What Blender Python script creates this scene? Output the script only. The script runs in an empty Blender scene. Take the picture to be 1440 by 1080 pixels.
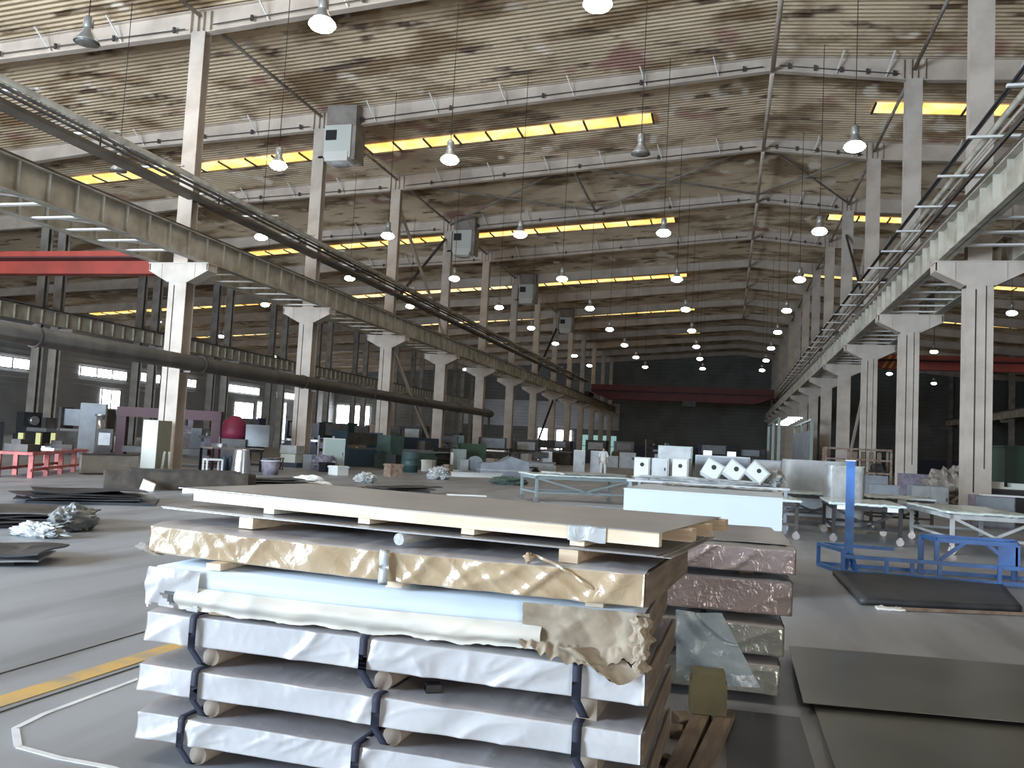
import bpy, math, random
from math import sin, cos, pi, sqrt, radians
from mathutils import Vector, Matrix, noise

SC = bpy.context.scene
COL = SC.collection
rnd = random.Random(7)

# ------------------------------------------------------------------ materials
MATS = {}
def mat(name, col, rough=0.6, metal=0.0, col2=None, nscale=3.0, lo=0.4, hi=0.65, bump=0.0, bscale=20.0,
        emit=None, estr=0.0, spec=0.5, alpha=1.0, stretch=(1, 1, 1), trans=0.0, detail=4.0):
    m = bpy.data.materials.new(name); m.use_nodes = True
    nt = m.node_tree; b = nt.nodes['Principled BSDF']
    b.inputs['Base Color'].default_value = (*col, 1)
    b.inputs['Roughness'].default_value = rough
    b.inputs['Metallic'].default_value = metal
    b.inputs['Specular IOR Level'].default_value = spec
    b.inputs['Alpha'].default_value = alpha
    b.inputs['Transmission Weight'].default_value = trans
    if col2 or bump:
        tc = nt.nodes.new('ShaderNodeTexCoord'); mp = nt.nodes.new('ShaderNodeMapping')
        mp.inputs['Scale'].default_value = stretch
        nt.links.new(tc.outputs['Object'], mp.inputs['Vector'])
    if col2:
        n = nt.nodes.new('ShaderNodeTexNoise'); n.inputs['Scale'].default_value = nscale
        n.inputs['Detail'].default_value = detail
        r = nt.nodes.new('ShaderNodeValToRGB')
        r.color_ramp.elements[0].position = lo; r.color_ramp.elements[1].position = hi
        r.color_ramp.elements[0].color = (*col, 1); r.color_ramp.elements[1].color = (*col2, 1)
        nt.links.new(mp.outputs['Vector'], n.inputs['Vector'])
        nt.links.new(n.outputs['Fac'], r.inputs['Fac'])
        nt.links.new(r.outputs['Color'], b.inputs['Base Color'])
    if bump:
        n2 = nt.nodes.new('ShaderNodeTexNoise'); n2.inputs['Scale'].default_value = bscale
        n2.inputs['Detail'].default_value = 5.0; n2.inputs['Distortion'].default_value = 1.2
        bp = nt.nodes.new('ShaderNodeBump'); bp.inputs['Strength'].default_value = bump
        bp.inputs['Distance'].default_value = 0.02
        nt.links.new(mp.outputs['Vector'], n2.inputs['Vector'])
        nt.links.new(n2.outputs['Fac'], bp.inputs['Height'])
        nt.links.new(bp.outputs['Normal'], b.inputs['Normal'])
    if emit:
        b.inputs['Emission Color'].default_value = (*emit, 1)
        b.inputs['Emission Strength'].default_value = estr
    MATS[name] = m
    return m

STEEL = mat('painted_steel', (.56, .49, .42), .55, col2=(.40, .34, .28), nscale=1.3, lo=.42, hi=.75)
STEELD = mat('dusty_steel', (.34, .31, .27), .65, col2=(.22, .19, .16), nscale=1.2)
RAFT = mat('rafter_paint', (.60, .51, .42), .6, col2=(.46, .38, .31), nscale=.8)
GIRD = mat('runway_paint', (.48, .45, .38), .6, col2=(.32, .29, .23), nscale=1.5)
DARK = mat('dark_steel', (.045, .04, .038), .55, col2=(.09, .08, .07), nscale=2)
BLACK = mat('black_iron', (.018, .018, .02), .5)
WHITEP = mat('white_paint', (.78, .77, .73), .5)
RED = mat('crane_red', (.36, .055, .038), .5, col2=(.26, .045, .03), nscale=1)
REDDULL = mat('dull_crane_red', (.16, .03, .03), .6, col2=(.11, .025, .025), nscale=1)  # darker, duller crane red for the far crane
REDFR = mat('bench_red', (.48, .12, .10), .55, col2=(.32, .07, .06), nscale=3)
MAROON = mat('maroon_paint', (.06, .014, .018), .6, col2=(.05, .018, .02), nscale=2)
BLUE = mat('blue_paint', (.06, .20, .55), .4, col2=(.045, .13, .36), nscale=4)
BLUED = mat('dull_blue', (.035, .06, .10), .5, col2=(.05, .05, .07), nscale=2)
TEAL = mat('teal_paint', (.10, .22, .20), .5)
GREEN = mat('machine_green', (.07, .11, .09), .5, col2=(.05, .08, .065), nscale=3)
DGREEN = mat('dark_green', (.015, .05, .035), .5)
GREY = mat('cabinet_grey', (.30, .33, .36), .45, col2=(.24, .26, .29), nscale=2)
LGREY = mat('light_grey', (.50, .52, .52), .45, col2=(.40, .41, .41), nscale=3)
OLIVE = mat('olive_grey', (.24, .23, .17), .5)
CREAM = mat('cream_paint', (.66, .68, .62), .45)
MINT = mat('mint_paint', (.36, .43, .39), .45)
RUST = mat('rusty_frame', (.30, .24, .19), .7, col2=(.20, .11, .07), nscale=6)
WOOD = mat('pale_timber', (.66, .52, .36), .65, col2=(.52, .38, .25), nscale=3, stretch=(1, 12, 12))
WOODP = mat('bare_board', (.78, .66, .50), .6, col2=(.66, .52, .36), nscale=2, stretch=(1, 10, 10))
WOODD = mat('dark_timber', (.055, .045, .038), .75, col2=(.10, .08, .06), nscale=4)
WOODG = mat('weathered_timber', (.17, .13, .10), .75, col2=(.26, .20, .14), nscale=3, stretch=(8, 1, 8))
FOIL = mat('white_film', (.57, .56, .565), .22, col2=(.50, .495, .505), nscale=2, bump=.16, bscale=8, spec=1.0)
KRAFTF = mat('kraft_film', (.47, .355, .225), .15, col2=(.37, .265, .155), nscale=2.5, bump=.25, bscale=12, spec=1.0)
PINKF = mat('rosy_film', (.50, .42, .41), .15, metal=.4, col2=(.38, .31, .30), nscale=3, bump=.5, bscale=16)
SILVF = mat('silver_film', (.46, .47, .44), .15, metal=.4, col2=(.34, .35, .33), nscale=3, bump=.5, bscale=16)
TOPF = mat('film_top', (.42, .40, .40), .35, col2=(.34, .32, .33), nscale=2.2, bump=.15, bscale=10)
PAPER = mat('kraft_paper', (.36, .295, .215), .7, col2=(.25, .20, .14), nscale=6, bump=.2, bscale=15)
PALEB = mat('pale_blue_sheet', (.62, .70, .76), .4, col2=(.56, .64, .70), nscale=1, stretch=(.4, 1, 14))
SHEET = mat('steel_sheet_top', (.33, .315, .31), .34, metal=.25, col2=(.27, .26, .255), nscale=2)
SHEETE = mat('sheet_edge', (.56, .54, .52), .4, metal=.2)
GSHEET = mat('grey_green_sheet', (.115, .117, .100), .3, metal=.3, col2=(.080, .082, .070), nscale=1.1)
DSHEET = mat('dark_sheet', (.035, .037, .042), .35, metal=.2, col2=(.065, .065, .070), nscale=2)
MATB = mat('black_mat', (.028, .030, .033), .55, col2=(.045, .047, .05), nscale=3)
STRAP = mat('strap_plastic', (.03, .032, .05), .65, spec=.25)
LOGW = mat('grey_log', (.36, .30, .24), .75, col2=(.26, .21, .17), nscale=6)
PLAST = mat('clear_plastic', (.62, .66, .68), .2, alpha=.62, bump=.4, bscale=18, spec=.8)
PLASTW = mat('white_plastic', (.46, .47, .46), .3, bump=.5, bscale=14, col2=(.32, .33, .33), nscale=4)
BLUEPL = mat('bluish_plastic', (.36, .43, .49), .2, bump=.4, bscale=14, col2=(.26, .33, .39), nscale=3, alpha=.9)
GLASS = mat('wrapped_glass', (.58, .68, .64), .15, bump=.35, bscale=16, col2=(.74, .78, .76), nscale=3)
FOAM = mat('yellow_foam', (.20, .185, .10), .7, col2=(.14, .125, .07), nscale=4)
WBOX = mat('white_panel', (.54, .60, .65), .4, col2=(.50, .56, .61), nscale=.7)
LAMPSH = mat('lamp_shade', (.30, .29, .27), .4, metal=.4)
LAMPON = mat('lamp_lit', (1, 1, 1), .4, emit=(1.0, .96, .90), estr=20)
LAMPOFF = mat('lamp_dark', (.16, .15, .13), .25)
SKYL = mat('yellowed_skylight', (.8, .6, .2), .5, emit=(1.0, .66, .12), estr=1.15)
SKYLP = mat('pale_skylight', (.8, .7, .4), .5, emit=(1.0, .72, .36), estr=1.3)
DAY = mat('daylit_pane', (.8, .8, .8), .5, emit=(.93, .97, 1.0), estr=5)
DAYT = mat('teal_daylight', (.3, .5, .5), .5, emit=(.30, .55, .52), estr=.55)
TUBE = mat('tube_lit', (1, 1, 1), .4, emit=(.82, .90, 1.0), estr=9)
SKIN = mat('skin', (.45, .28, .2), .5)
SHIRT = mat('white_shirt', (.72, .74, .72), .8)
TROUS = mat('pale_trousers', (.62, .62, .60), .8)
HAIR = mat('dark_hair', (.02, .018, .016), .6)
YELLOW = mat('hazard_yellow', (.65, .38, .05), .5)
GANGY = mat('post_yellow', (.34, .32, .10), .6)
CHROME = mat('bare_chrome', (.55, .55, .56), .2, metal=.8)
PURPLE = mat('dusty_mauve', (.27, .24, .29), .6, col2=(.16, .14, .17), nscale=5)
GLINE = mat('cable_black', (.02, .02, .02), .6)

def wood_end(): return WOOD

def vary(m, c1, c2, sc):
    nt = m.node_tree; b_ = nt.nodes['Principled BSDF']; tc = nt.nodes.new('ShaderNodeTexCoord'); n = nt.nodes.new('ShaderNodeTexNoise'); n.inputs['Scale'].default_value = sc
    r = nt.nodes.new('ShaderNodeValToRGB'); r.color_ramp.elements[0].position = .38; r.color_ramp.elements[1].position = .62
    r.color_ramp.elements[0].color = (*c1, 1); r.color_ramp.elements[1].color = (*c2, 1)
    nt.links.new(tc.outputs['Object'], n.inputs['Vector']); nt.links.new(n.outputs['Fac'], r.inputs['Fac']); nt.links.new(r.outputs['Color'], b_.inputs['Emission Color'])
vary(SKYL, (1.0, .56, .11), (1.0, .80, .34), .8)
# roof deck: beige sheeting with brown water stains
def roof_mat():
    m = bpy.data.materials.new('stained_roof_sheet'); m.use_nodes = True
    nt = m.node_tree; b = nt.nodes['Principled BSDF']; b.inputs['Roughness'].default_value = .6
    tc = nt.nodes.new('ShaderNodeTexCoord')
    def nz(scale, stretch, detail=3, rot=0):
        mp = nt.nodes.new('ShaderNodeMapping'); mp.inputs['Scale'].default_value = stretch
        n = nt.nodes.new('ShaderNodeTexNoise'); n.inputs['Scale'].default_value = scale; n.inputs['Detail'].default_value = detail
        nt.links.new(tc.outputs['Object'], mp.inputs['Vector']); nt.links.new(mp.outputs['Vector'], n.inputs['Vector'])
        return n.outputs['Fac']
    def ramp(f, a, bb):
        r = nt.nodes.new('ShaderNodeMapRange'); r.inputs['From Min'].default_value = a; r.inputs['From Max'].default_value = bb
        nt.links.new(f, r.inputs['Value']); return r.outputs['Result']
    def mix(f, c1, c2):
        x = nt.nodes.new('ShaderNodeMixRGB'); nt.links.new(f, x.inputs['Fac'])
        if isinstance(c1, tuple): x.inputs['Color1'].default_value = (*c1, 1)
        else: nt.links.new(c1, x.inputs['Color1'])
        x.inputs['Color2'].default_value = (*c2, 1); return x.outputs['Color']
    c = mix(ramp(nz(.22, (1, 1, 1)), .35, .65), (.60, .47, .315), (.44, .335, .215))
    c = mix(ramp(nz(.30, (.9, 1.4, 1), 4), .50, .62), c, (.22, .14, .065))
    c = mix(ramp(nz(.8, (.6, 1.6, 1), 4), .57, .68), c, (.095, .055, .026))
    c = mix(ramp(nz(.26, (1.3, 1.1, 1), 2), .64, .72), c, (.32, .17, .12))
    c = mix(ramp(nz(.45, (1.6, .9, 1), 1), .66, .72), c, (.62, .53, .42))
    nt.links.new(c, b.inputs['Base Color'])
    return m
ROOF = roof_mat()

def floor_mat():
    m = bpy.data.materials.new('worn_concrete'); m.use_nodes = True
    nt = m.node_tree; b = nt.nodes['Principled BSDF']
    tc = nt.nodes.new('ShaderNodeTexCoord')
    def nz(scale, stretch=(1, 1, 1), detail=5):
        mp = nt.nodes.new('ShaderNodeMapping'); mp.inputs['Scale'].default_value = stretch
        n = nt.nodes.new('ShaderNodeTexNoise'); n.inputs['Scale'].default_value = scale; n.inputs['Detail'].default_value = detail
        nt.links.new(tc.outputs['Object'], mp.inputs['Vector']); nt.links.new(mp.outputs['Vector'], n.inputs['Vector'])
        return n.outputs['Fac']
    r = nt.nodes.new('ShaderNodeValToRGB'); e = r.color_ramp.elements
    e[0].position = .32; e[1].position = .70
    e[0].color = (.278, .288, .308, 1); e[1].color = (.36, .373, .398, 1)
    nt.links.new(nz(.55, (1.6, .5, 1)), r.inputs['Fac'])
    x = nt.nodes.new('ShaderNodeMixRGB'); x.blend_type = 'MULTIPLY'; x.inputs['Fac'].default_value = .6
    r2 = nt.nodes.new('ShaderNodeValToRGB'); r2.color_ramp.elements[0].position = .38; r2.color_ramp.elements[1].position = .55
    r2.color_ramp.elements[0].color = (.62, .61, .60, 1); r2.color_ramp.elements[1].color = (1, 1, 1, 1)
    nt.links.new(nz(.9, (2.2, .35, 1), 3), r2.inputs['Fac'])
    nt.links.new(r.outputs['Color'], x.inputs['Color1']); nt.links.new(r2.outputs['Color'], x.inputs['Color2'])
    nt.links.new(x.outputs['Color'], b.inputs['Base Color'])
    rr = nt.nodes.new('ShaderNodeMapRange'); rr.inputs['To Min'].default_value = .32; rr.inputs['To Max'].default_value = .6
    nt.links.new(nz(.8), rr.inputs['Value']); nt.links.new(rr.outputs['Result'], b.inputs['Roughness'])
    b.inputs['Specular IOR Level'].default_value = .45
    return m
FLOOR = floor_mat()
PAINTY = mat('worn_yellow_line', (.62, .40, .13), .6, col2=(.34, .29, .22), nscale=3.0, lo=.45, hi=.7)
PAINTW = mat('worn_white_line', (.72, .73, .74), .6, col2=(.45, .46, .47), nscale=4.0, lo=.5, hi=.75)
JOINT = mat('floor_joint', (.06, .06, .06), .8)
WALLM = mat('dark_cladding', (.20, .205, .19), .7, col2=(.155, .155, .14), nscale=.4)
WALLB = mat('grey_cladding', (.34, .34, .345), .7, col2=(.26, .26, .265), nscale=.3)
WALLD = mat('dado_blue', (.11, .12, .16), .7)

# ------------------------------------------------------------------ mesh helpers
class MB:
    def __init__(s): s.v = []; s.f = []; s.mi = []; s.sm = []
    def add(s, vs, fs, mi=0, smooth=False):
        o = len(s.v); s.v += [tuple(x) for x in vs]
        for f in fs: s.f.append(tuple(o + i for i in f)); s.mi.append(mi); s.sm.append(smooth)
        return s
    def box(s, x0, x1, y0, y1, z0, z1, mi=0, M=None):
        vs = [Vector((x, y, z)) for x in (x0, x1) for y in (y0, y1) for z in (z0, z1)]
        if M: vs = [M @ q for q in vs]
        return s.add(vs, [(0, 1, 3, 2), (4, 6, 7, 5), (0, 4, 5, 1), (2, 3, 7, 6), (0, 2, 6, 4), (1, 5, 7, 3)], mi)
    def bar(s, p, q, w, h, mi=0, up=(0, 0, 1)):
        p, q = Vector(p), Vector(q); d = (q - p).normalized(); u = Vector(up)
        if abs(d.dot(u)) > .98: u = Vector((0, 1, 0))
        a = d.cross(u).normalized(); b = a.cross(d).normalized()
        vs = [r + a * sx * w / 2 + b * sz * h / 2 for r in (p, q) for sx in (-1, 1) for sz in (-1, 1)]
        return s.add(vs, [(0, 1, 3, 2), (4, 6, 7, 5), (0, 4, 5, 1), (2, 3, 7, 6), (0, 2, 6, 4), (1, 5, 7, 3)], mi)
    def tube(s, p, q, r, n=10, mi=0, r2=None, cap=True):
        p, q = Vector(p), Vector(q); d = (q - p).normalized(); u = Vector((0, 0, 1)) if abs(d.z) < .95 else Vector((1, 0, 0))
        a = d.cross(u).normalized(); b = a.cross(d)
        r2 = r if r2 is None else r2
        vs = [c + (a * cos(2 * pi * i / n) + b * sin(2 * pi * i / n)) * rr for c, rr in ((p, r), (q, r2)) for i in range(n)]
        s.add(vs, [(i, (i + 1) % n, n + (i + 1) % n, n + i) for i in range(n)], mi, True)
        if cap: o = len(s.v) - 2 * n; s.f += [tuple(o + n - 1 - i for i in range(n)), tuple(o + n + i for i in range(n))]; s.mi += [mi, mi]; s.sm += [False, False]
        return s
    def poly(s, pts, r, n=8, mi=0):
        for a, b in zip(pts, pts[1:]): s.tube(a, b, r, n, mi)
        return s
    def lathe(s, prof, c=(0, 0, 0), n=20, mi=0, smooth=True):
        c = Vector(c); vs = [c + Vector((r * cos(2 * pi * i / n), r * sin(2 * pi * i / n), z)) for r, z in prof for i in range(n)]
        fs = [(k * n + i, k * n + (i + 1) % n, (k + 1) * n + (i + 1) % n, (k + 1) * n + i) for k in range(len(prof) - 1) for i in range(n)]
        return s.add(vs, fs, mi, smooth)
    def prism(s, pts2, y0, y1, mi=0, f=None):
        """polygon in x,z extruded along y"""
        n = len(pts2); f = f or (lambda a, y, b: (a, y, b))
        vs = [f(a, y, b) for y in (y0, y1) for a, b in pts2]
        return s.add(vs, [tuple(range(n))[::-1], tuple(range(n, 2 * n))] + [(i, (i + 1) % n, n + (i + 1) % n, n + i) for i in range(n)], mi)
    def grid(s, fn, nu, nv, mi=0, smooth=True, thick=0.0):
        vs = [Vector(fn(i / nu, j / nv)) for i in range(nu + 1) for j in range(nv + 1)]
        w = nv + 1
        fs = [(i * w + j, (i + 1) * w + j, (i + 1) * w + j + 1, i * w + j + 1) for i in range(nu) for j in range(nv)]
        if not thick: return s.add(vs, fs, mi, smooth)
        N = len(vs); vs2 = [q - Vector((0, 0, thick)) for q in vs]
        fs2 = [tuple(N + k for k in f[::-1]) for f in fs]
        rim = [i * w for i in range(nu + 1)] + [nu * w + j for j in range(1, nv + 1)] + [i * w + nv for i in range(nu - 1, -1, -1)] + [j for j in range(nv - 1, 0, -1)]
        side = [(rim[k], N + rim[k], N + rim[(k + 1) % len(rim)], rim[(k + 1) % len(rim)]) for k in range(len(rim))]
        return s.add(vs + vs2, fs + fs2 + side, mi, smooth)
    def mesh(s, name, mats):
        m = bpy.data.meshes.new(name); m.from_pydata(s.v, [], s.f)
        for x in (mats if isinstance(mats, (list, tuple)) else [mats]): m.materials.append(x)
        m.polygons.foreach_set('material_index', s.mi); m.polygons.foreach_set('use_smooth', s.sm)
        m.update(); return m

def obj(name, mb, mats, parent=None, loc=None, rz=0):
    me = mb if isinstance(mb, bpy.types.Mesh) else mb.mesh(name, mats)
    o = bpy.data.objects.new(name, me); COL.objects.link(o)
    if parent: o.parent = parent
    if loc: o.location = loc
    if rz: o.rotation_euler = (0, 0, rz)
    return o
def tag(o, label, cat, group=None, kind=None):
    o['label'] = label; o['category'] = cat
    if group: o['group'] = group
    if kind: o['kind'] = kind
    return o
def thing(name, label, cat, loc=(0, 0, 0), rz=0, group=None, kind=None):
    o = bpy.data.objects.new(name, None); COL.objects.link(o); o.empty_display_size = .2
    o.location = loc; o.rotation_euler = (0, 0, rz)
    return tag(o, label, cat, group, kind)
def kids(o): return [c for c in o.children]
def dup(root, loc=None, rz=None, label=None, group=None):
    r = root.copy(); COL.objects.link(r)
    if loc is not None: r.location = loc
    if rz is not None: r.rotation_euler = (0, 0, rz)
    if label: r['label'] = label
    if group: r['group'] = group
    for ch in kids(root):
        c = ch.copy(); COL.objects.link(c); c.parent = r
        for g in kids(ch):
            d = g.copy(); COL.objects.link(d); d.parent = c
    return r
def struct(name, mb, mats, loc=None):
    o = obj(name, mb, mats, None, loc); o['kind'] = 'structure'; return o

ORD = ['zeroth', 'first', 'second', 'third', 'fourth', 'fifth', 'sixth', 'seventh', 'eighth', 'ninth', 'tenth', 'eleventh', 'twelfth', 'thirteenth', 'fourteenth', 'fifteenth']

# ------------------------------------------------------------------ building constants
XL, XR, XM, XLL, XRR = -20.10, 7.11, 1.38, -44.7, 34.3
Y1, BAY = 28.17, 10.18
def FY(i): return Y1 + (i - 1) * BAY
ZC = 7.74
X0, X1, YB, YE = -73.0, 48.0, -8.0, 151.5
def RZ(x): return 19.15 - .07 * abs(x - XM)

# ---- setting: floor, roof deck, walls
struct('floor', MB().box(X0, X1, YB, YE, -.2, 0), FLOOR)
def line_on_floor(name, pts, w, m, z=.003):
    b = MB()
    for a, c in zip(pts, pts[1:]): b.bar((*a, z), (*c, z), w, .004)
    return struct(name, b, m)
line_on_floor('trim_1', [(-4.32, 1.0), (-4.05, 4.3), (-3.93, 6.6), (-3.8, 14)], .17, PAINTY)
line_on_floor('trim_2', [(-4.55, 1.0), (-4.5, 4.74), (-4.47, 5.94), (-4.1, 20)], .012, JOINT)
line_on_floor('trim_3', [(-1.9, 3.45), (-2.82, 3.69), (-3.12, 3.70), (-3.41, 3.75), (-3.63, 3.96), (-3.67, 4.2), (-3.66, 4.96), (-3.62, 5.6)], .035, PAINTW)
line_on_floor('trim_4', [(-3.97, 1.0), (-3.90, 4.3), (-3.78, 6.6)], .012, JOINT, .004)
line_on_floor('trim_5', [(-7.9, 14.2), (-6.2, 13.4), (-5.4, 13.0)], .02, JOINT)

def corrugated_roof():
    p = .31; n = int((YE - YB) / p); prof = []
    for k in range(n):
        y = YB + k * p
        prof += [(y, 0), (y + .06, 0), (y + .085, .10), (y + .285, .10)]
    prof.append((YE, 0))
    xs = [X0, -60, -47, -33, XL, -10, XM, XR, 20, XRR, X1]
    vs = [(x, y, RZ(x) + z + .02) for x in xs for y, z in prof]; w = len(prof)
    fs = [(i * w + j, i * w + j + 1, (i + 1) * w + j + 1, (i + 1) * w + j) for i in range(len(xs) - 1) for j in range(w - 1)]
    return MB().add(vs, fs)
struct('ceiling', corrugated_roof(), ROOF)

def clad(x0, y0, x1, y1, z0, z1, mi=0, b=None, pitch=.6):
    """horizontal siding as a stepped wall sheet"""
    b = b or MB(); d = Vector((x1 - x0, y1 - y0, 0)); nrm = Vector((-d.y, d.x, 0)).normalized()
    z = z0
    while z < z1 - 1e-3:
        zz = min(z + pitch, z1)
        a = Vector((x0, y0, 0)); c = Vector((x1, y1, 0))
        b.add([a + Vector((0, 0, z)), c + Vector((0, 0, z)), c + nrm * .05 + Vector((0, 0, zz - .04)), a + nrm * .05 + Vector((0, 0, zz - .04)), c + Vector((0, 0, zz)), a + Vector((0, 0, zz))],
              [(0, 1, 2, 3), (3, 2, 4, 5)], mi)
        z = zz
    return b
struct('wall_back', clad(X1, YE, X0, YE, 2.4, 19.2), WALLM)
b = MB()
for a, c in ((X0, -33.0), (-26.8, -25.2), (-18.8, X1)): b.box(a, c, YE - .12, YE, 0, 2.4)
struct('wall_dado', b, WALLD)
struct('trim_6', clad(-18.5, YE - .13, -47, YE - .13, 4.8, 9.5), mat('pale_cladding', (.62, .62, .64), .6, col2=(.5, .5, .52), nscale=.4))
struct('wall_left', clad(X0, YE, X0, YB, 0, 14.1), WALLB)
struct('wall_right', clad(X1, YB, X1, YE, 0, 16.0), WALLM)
b = MB()                                              # wall behind the photographer, tall gateway, plus an opening added for fill light
b.box(X0, -42, YB - .2, YB, 0, 17.5); b.box(-16, 6, YB - .2, YB, 0, 18.0); b.box(14, X1, YB - .2, YB, 0, 15.5)
b.box(-42, -16, YB - .2, YB, 9, 16); b.box(6, 14, YB - .2, YB, 6, 17.5)
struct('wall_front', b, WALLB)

# daylit openings of the far and left walls
wn = [0]
def window(x0, x1, y0, y1, z0, z1, m=DAY, nm='window', bars=0):
    wn[0] += 1
    o = struct(f'{nm}_{wn[0]}', MB().box(x0, x1, y0, y1, z0, z1), m)
    if bars:
        f = MB(); t = .07
        if x1 - x0 > y1 - y0:
            y = y0 - .03
            for k in range(bars + 1):
                x = x0 + (x1 - x0) * k / bars; f.box(x - t, x + t, y - .05, y + .02, z0, z1)
            f.box(x0 - t, x1 + t, y - .05, y + .02, z0 - .1, z0); f.box(x0 - t, x1 + t, y - .05, y + .02, z1, z1 + .1); f.box(x0, x1, y - .05, y + .02, (z0 + z1) / 2 - .05, (z0 + z1) / 2 + .05)
        else:
            x = x1 + .03
            for k in range(bars + 1):
                yy = y0 + (y1 - y0) * k / bars; f.box(x - .02, x + .05, yy - t, yy + t, z0, z1)
            f.box(x - .02, x + .05, y0 - t, y1 + t, z0 - .1, z0); f.box(x - .02, x + .05, y0 - t, y1 + t, z1, z1 + .1)
        obj('window_frame', f, DARK, o)
    return o
for ya, yb, za, zb in ((70, 77, 6.9, 7.9), (84.5, 92.5, 7.0, 8.0), (95, 99, 7.2, 8.2), (115.5, 124, 7.3, 8.3), (103, 107, 7.2, 8.2), (130, 137, 7.3, 8.2)):
    window(X0 + .02, X0 + .16, ya, yb, za, zb, DAY, 'window', 3)
for ya, yb, za, zb in ((88.3, 91.6, 3.4, 5.6), (88.2, 91.0, .6, 2.6), (117.5, 122.5, 3.2, 5.8), (124, 125, .4, 6.2), (131.5, 133, .3, 6.5), (137, 141.5, .3, 6.5)):
    window(X0 + .02, X0 + .16, ya, yb, za, zb, DAY, 'window', 2)
window(-72.3, -65.5, YE - .16, YE - .02, .2, 7.2, DAY, 'window', 4)
window(-33.0, -30.2, YE - .16, YE - .02, 0, 4.6, DAY, 'door', 2)
window(-29.6, -26.8, YE - .16, YE - .02, 0, 4.4, DAY, 'door', 2)
window(-25.2, -18.8, YE - .16, YE - .02, 0, 3.8, DAYT, 'door', 4)

# roof lights: yellowed strips lying under the deck
sk_lit = ['second', 'fourth', 'sixth', 'eighth']
def skylight(xa, xb, y, name_label, m=SKYL):
    n = max(2, round((xb - xa) / 1.75)); root = thing('roof_light', name_label, 'skylight', ((xa + xb) / 2, y, RZ((xa + xb) / 2)), 0, 'yellowed roof lights')
    cx, cz = (xa + xb) / 2, RZ((xa + xb) / 2)
    pn = MB()
    P = lambda x, dy, dz: (x - cx, dy, RZ(x) - cz + dz)
    pn.add([P(xa, -.62, -.05), P(xb, -.62, -.05), P(xb, .62, -.05), P(xa, .62, -.05)] + [P(xa, -.62, -.02), P(xb, -.62, -.02), P(xb, .62, -.02), P(xa, .62, -.02)],
           [(0, 1, 2, 3), (7, 6, 5, 4), (0, 4, 5, 1), (1, 5, 6, 2), (2, 6, 7, 3), (3, 7, 4, 0)])
    obj('panel', pn, m, root)
    me = None
    for k in range(n + 1):
        x = xa + (xb - xa) * k / n
        if me is None:
            me = MB().box(-.05, .05, -.68, .68, -.12, -.03).mesh('purlin', DARK)
        o = obj('purlin', me, None, root); o.location = P(x, 0, 0); o.rotation_euler = (0, math.atan(.07) * (1 if x > XM else -1), 0)
    return root
for k, y in enumerate((43.72, 63.7, 84.1, 104.4, 124.8)):
    f = ORD[k + 1]
    skylight(-20.0, -4.28, y, f'yellow roof light strip of the {f} cross line, over the main hall')
    skylight(-39.1, -20.5, y, f'yellow roof light strip of the {f} cross line, over the pipe side aisle', SKYL if k < 2 else SKYLP)
    skylight(6.35, 12.4, y, f'short orange roof light of the {f} cross line, at the thick columns')
    if k > 1: skylight(22.3, 33.5, y, f'yellow roof light of the {f} cross line, over the far red crane aisle', SKYL)
    if 1 < k < 4: skylight(-71.5, -48.5, y, f'thin roof light of the {f} cross line, over the outer aisle', SKYL)

# ------------------------------------------------------------------ columns
def hsec(b, w, d, z0, z1, t=.035, mi=0):
    b.box(-w / 2, w / 2, -d / 2, -d / 2 + t, z0, z1, mi); b.box(-w / 2, w / 2, d / 2 - t, d / 2, z0, z1, mi)
    b.box(-.015, .015, -d / 2 + t * .5, d / 2 - t * .5, z0, z1, mi)
    return b
base_me = MB().box(-.55, .55, -.5, .5, 0, .06).mesh('base_plate', STEELD)
low_me = hsec(MB(), .74, .56, .05, ZC - .02).mesh('lower_shaft', STEEL)
upL_me = hsec(MB(), .60, .42, ZC - .03, 16.72).mesh('upper_shaft', STEEL)
upR_me = hsec(MB(), .66, .42, ZC - .03, 17.78).mesh('upper_shaft', STEEL)
cb = MB()
cb.prism([(-1.25, ZC), (1.25, ZC), (1.25, ZC - .28), (.42, ZC - .72), (-.42, ZC - .72), (-1.25, ZC - .28)], -.30, -.26)
cb.prism([(-1.25, ZC), (1.25, ZC), (1.25, ZC - .28), (.42, ZC - .72), (-.42, ZC - .72), (-1.25, ZC - .28)], .26, .30)
cb.box(-1.27, 1.27, -.33, .33, ZC - .03, ZC + .01)
for s in (-1, 1):
    cb.bar((s * 1.25, 0, ZC - .28), (s * .40, 0, ZC - .72), .62, .03, up=(0, 0, 1)); cb.box(s * 1.21 - .02, s * 1.21 + .02, -.3, .3, ZC - .28, ZC)
    cb.box(s * .7 - .015, s * .7 + .015, -.32, .32, ZC - .56, ZC)
corb_me = cb.mesh('corbel', STEEL)
cd = MB().tube((-.12, -.30, .9), (-.12, -.30, 6.9), .013, 6).mesh('conduit', GLINE)
cd2 = MB().tube((.16, -.30, 1.6), (.16, -.30, 7.0), .010, 6).mesh('conduit', GLINE)
band_me = MB().box(-.36, .36, -.36, .36, 6.98, 7.05).mesh('cap_plate', STEELD)
def column(x, y, up, label, group, cond=0, band=False):
    r = thing('steel_column', label, 'column', (x, y, 0), 0, group, 'thing')
    obj('base_plate', base_me, None, r); obj('lower_shaft', low_me, None, r); obj('corbel', corb_me, None, r); obj('upper_shaft', up, None, r)
    if cond > 0: obj('conduit', cd, None, r)
    if cond > 1: obj('conduit', cd2, None, r)
    return r
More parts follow.
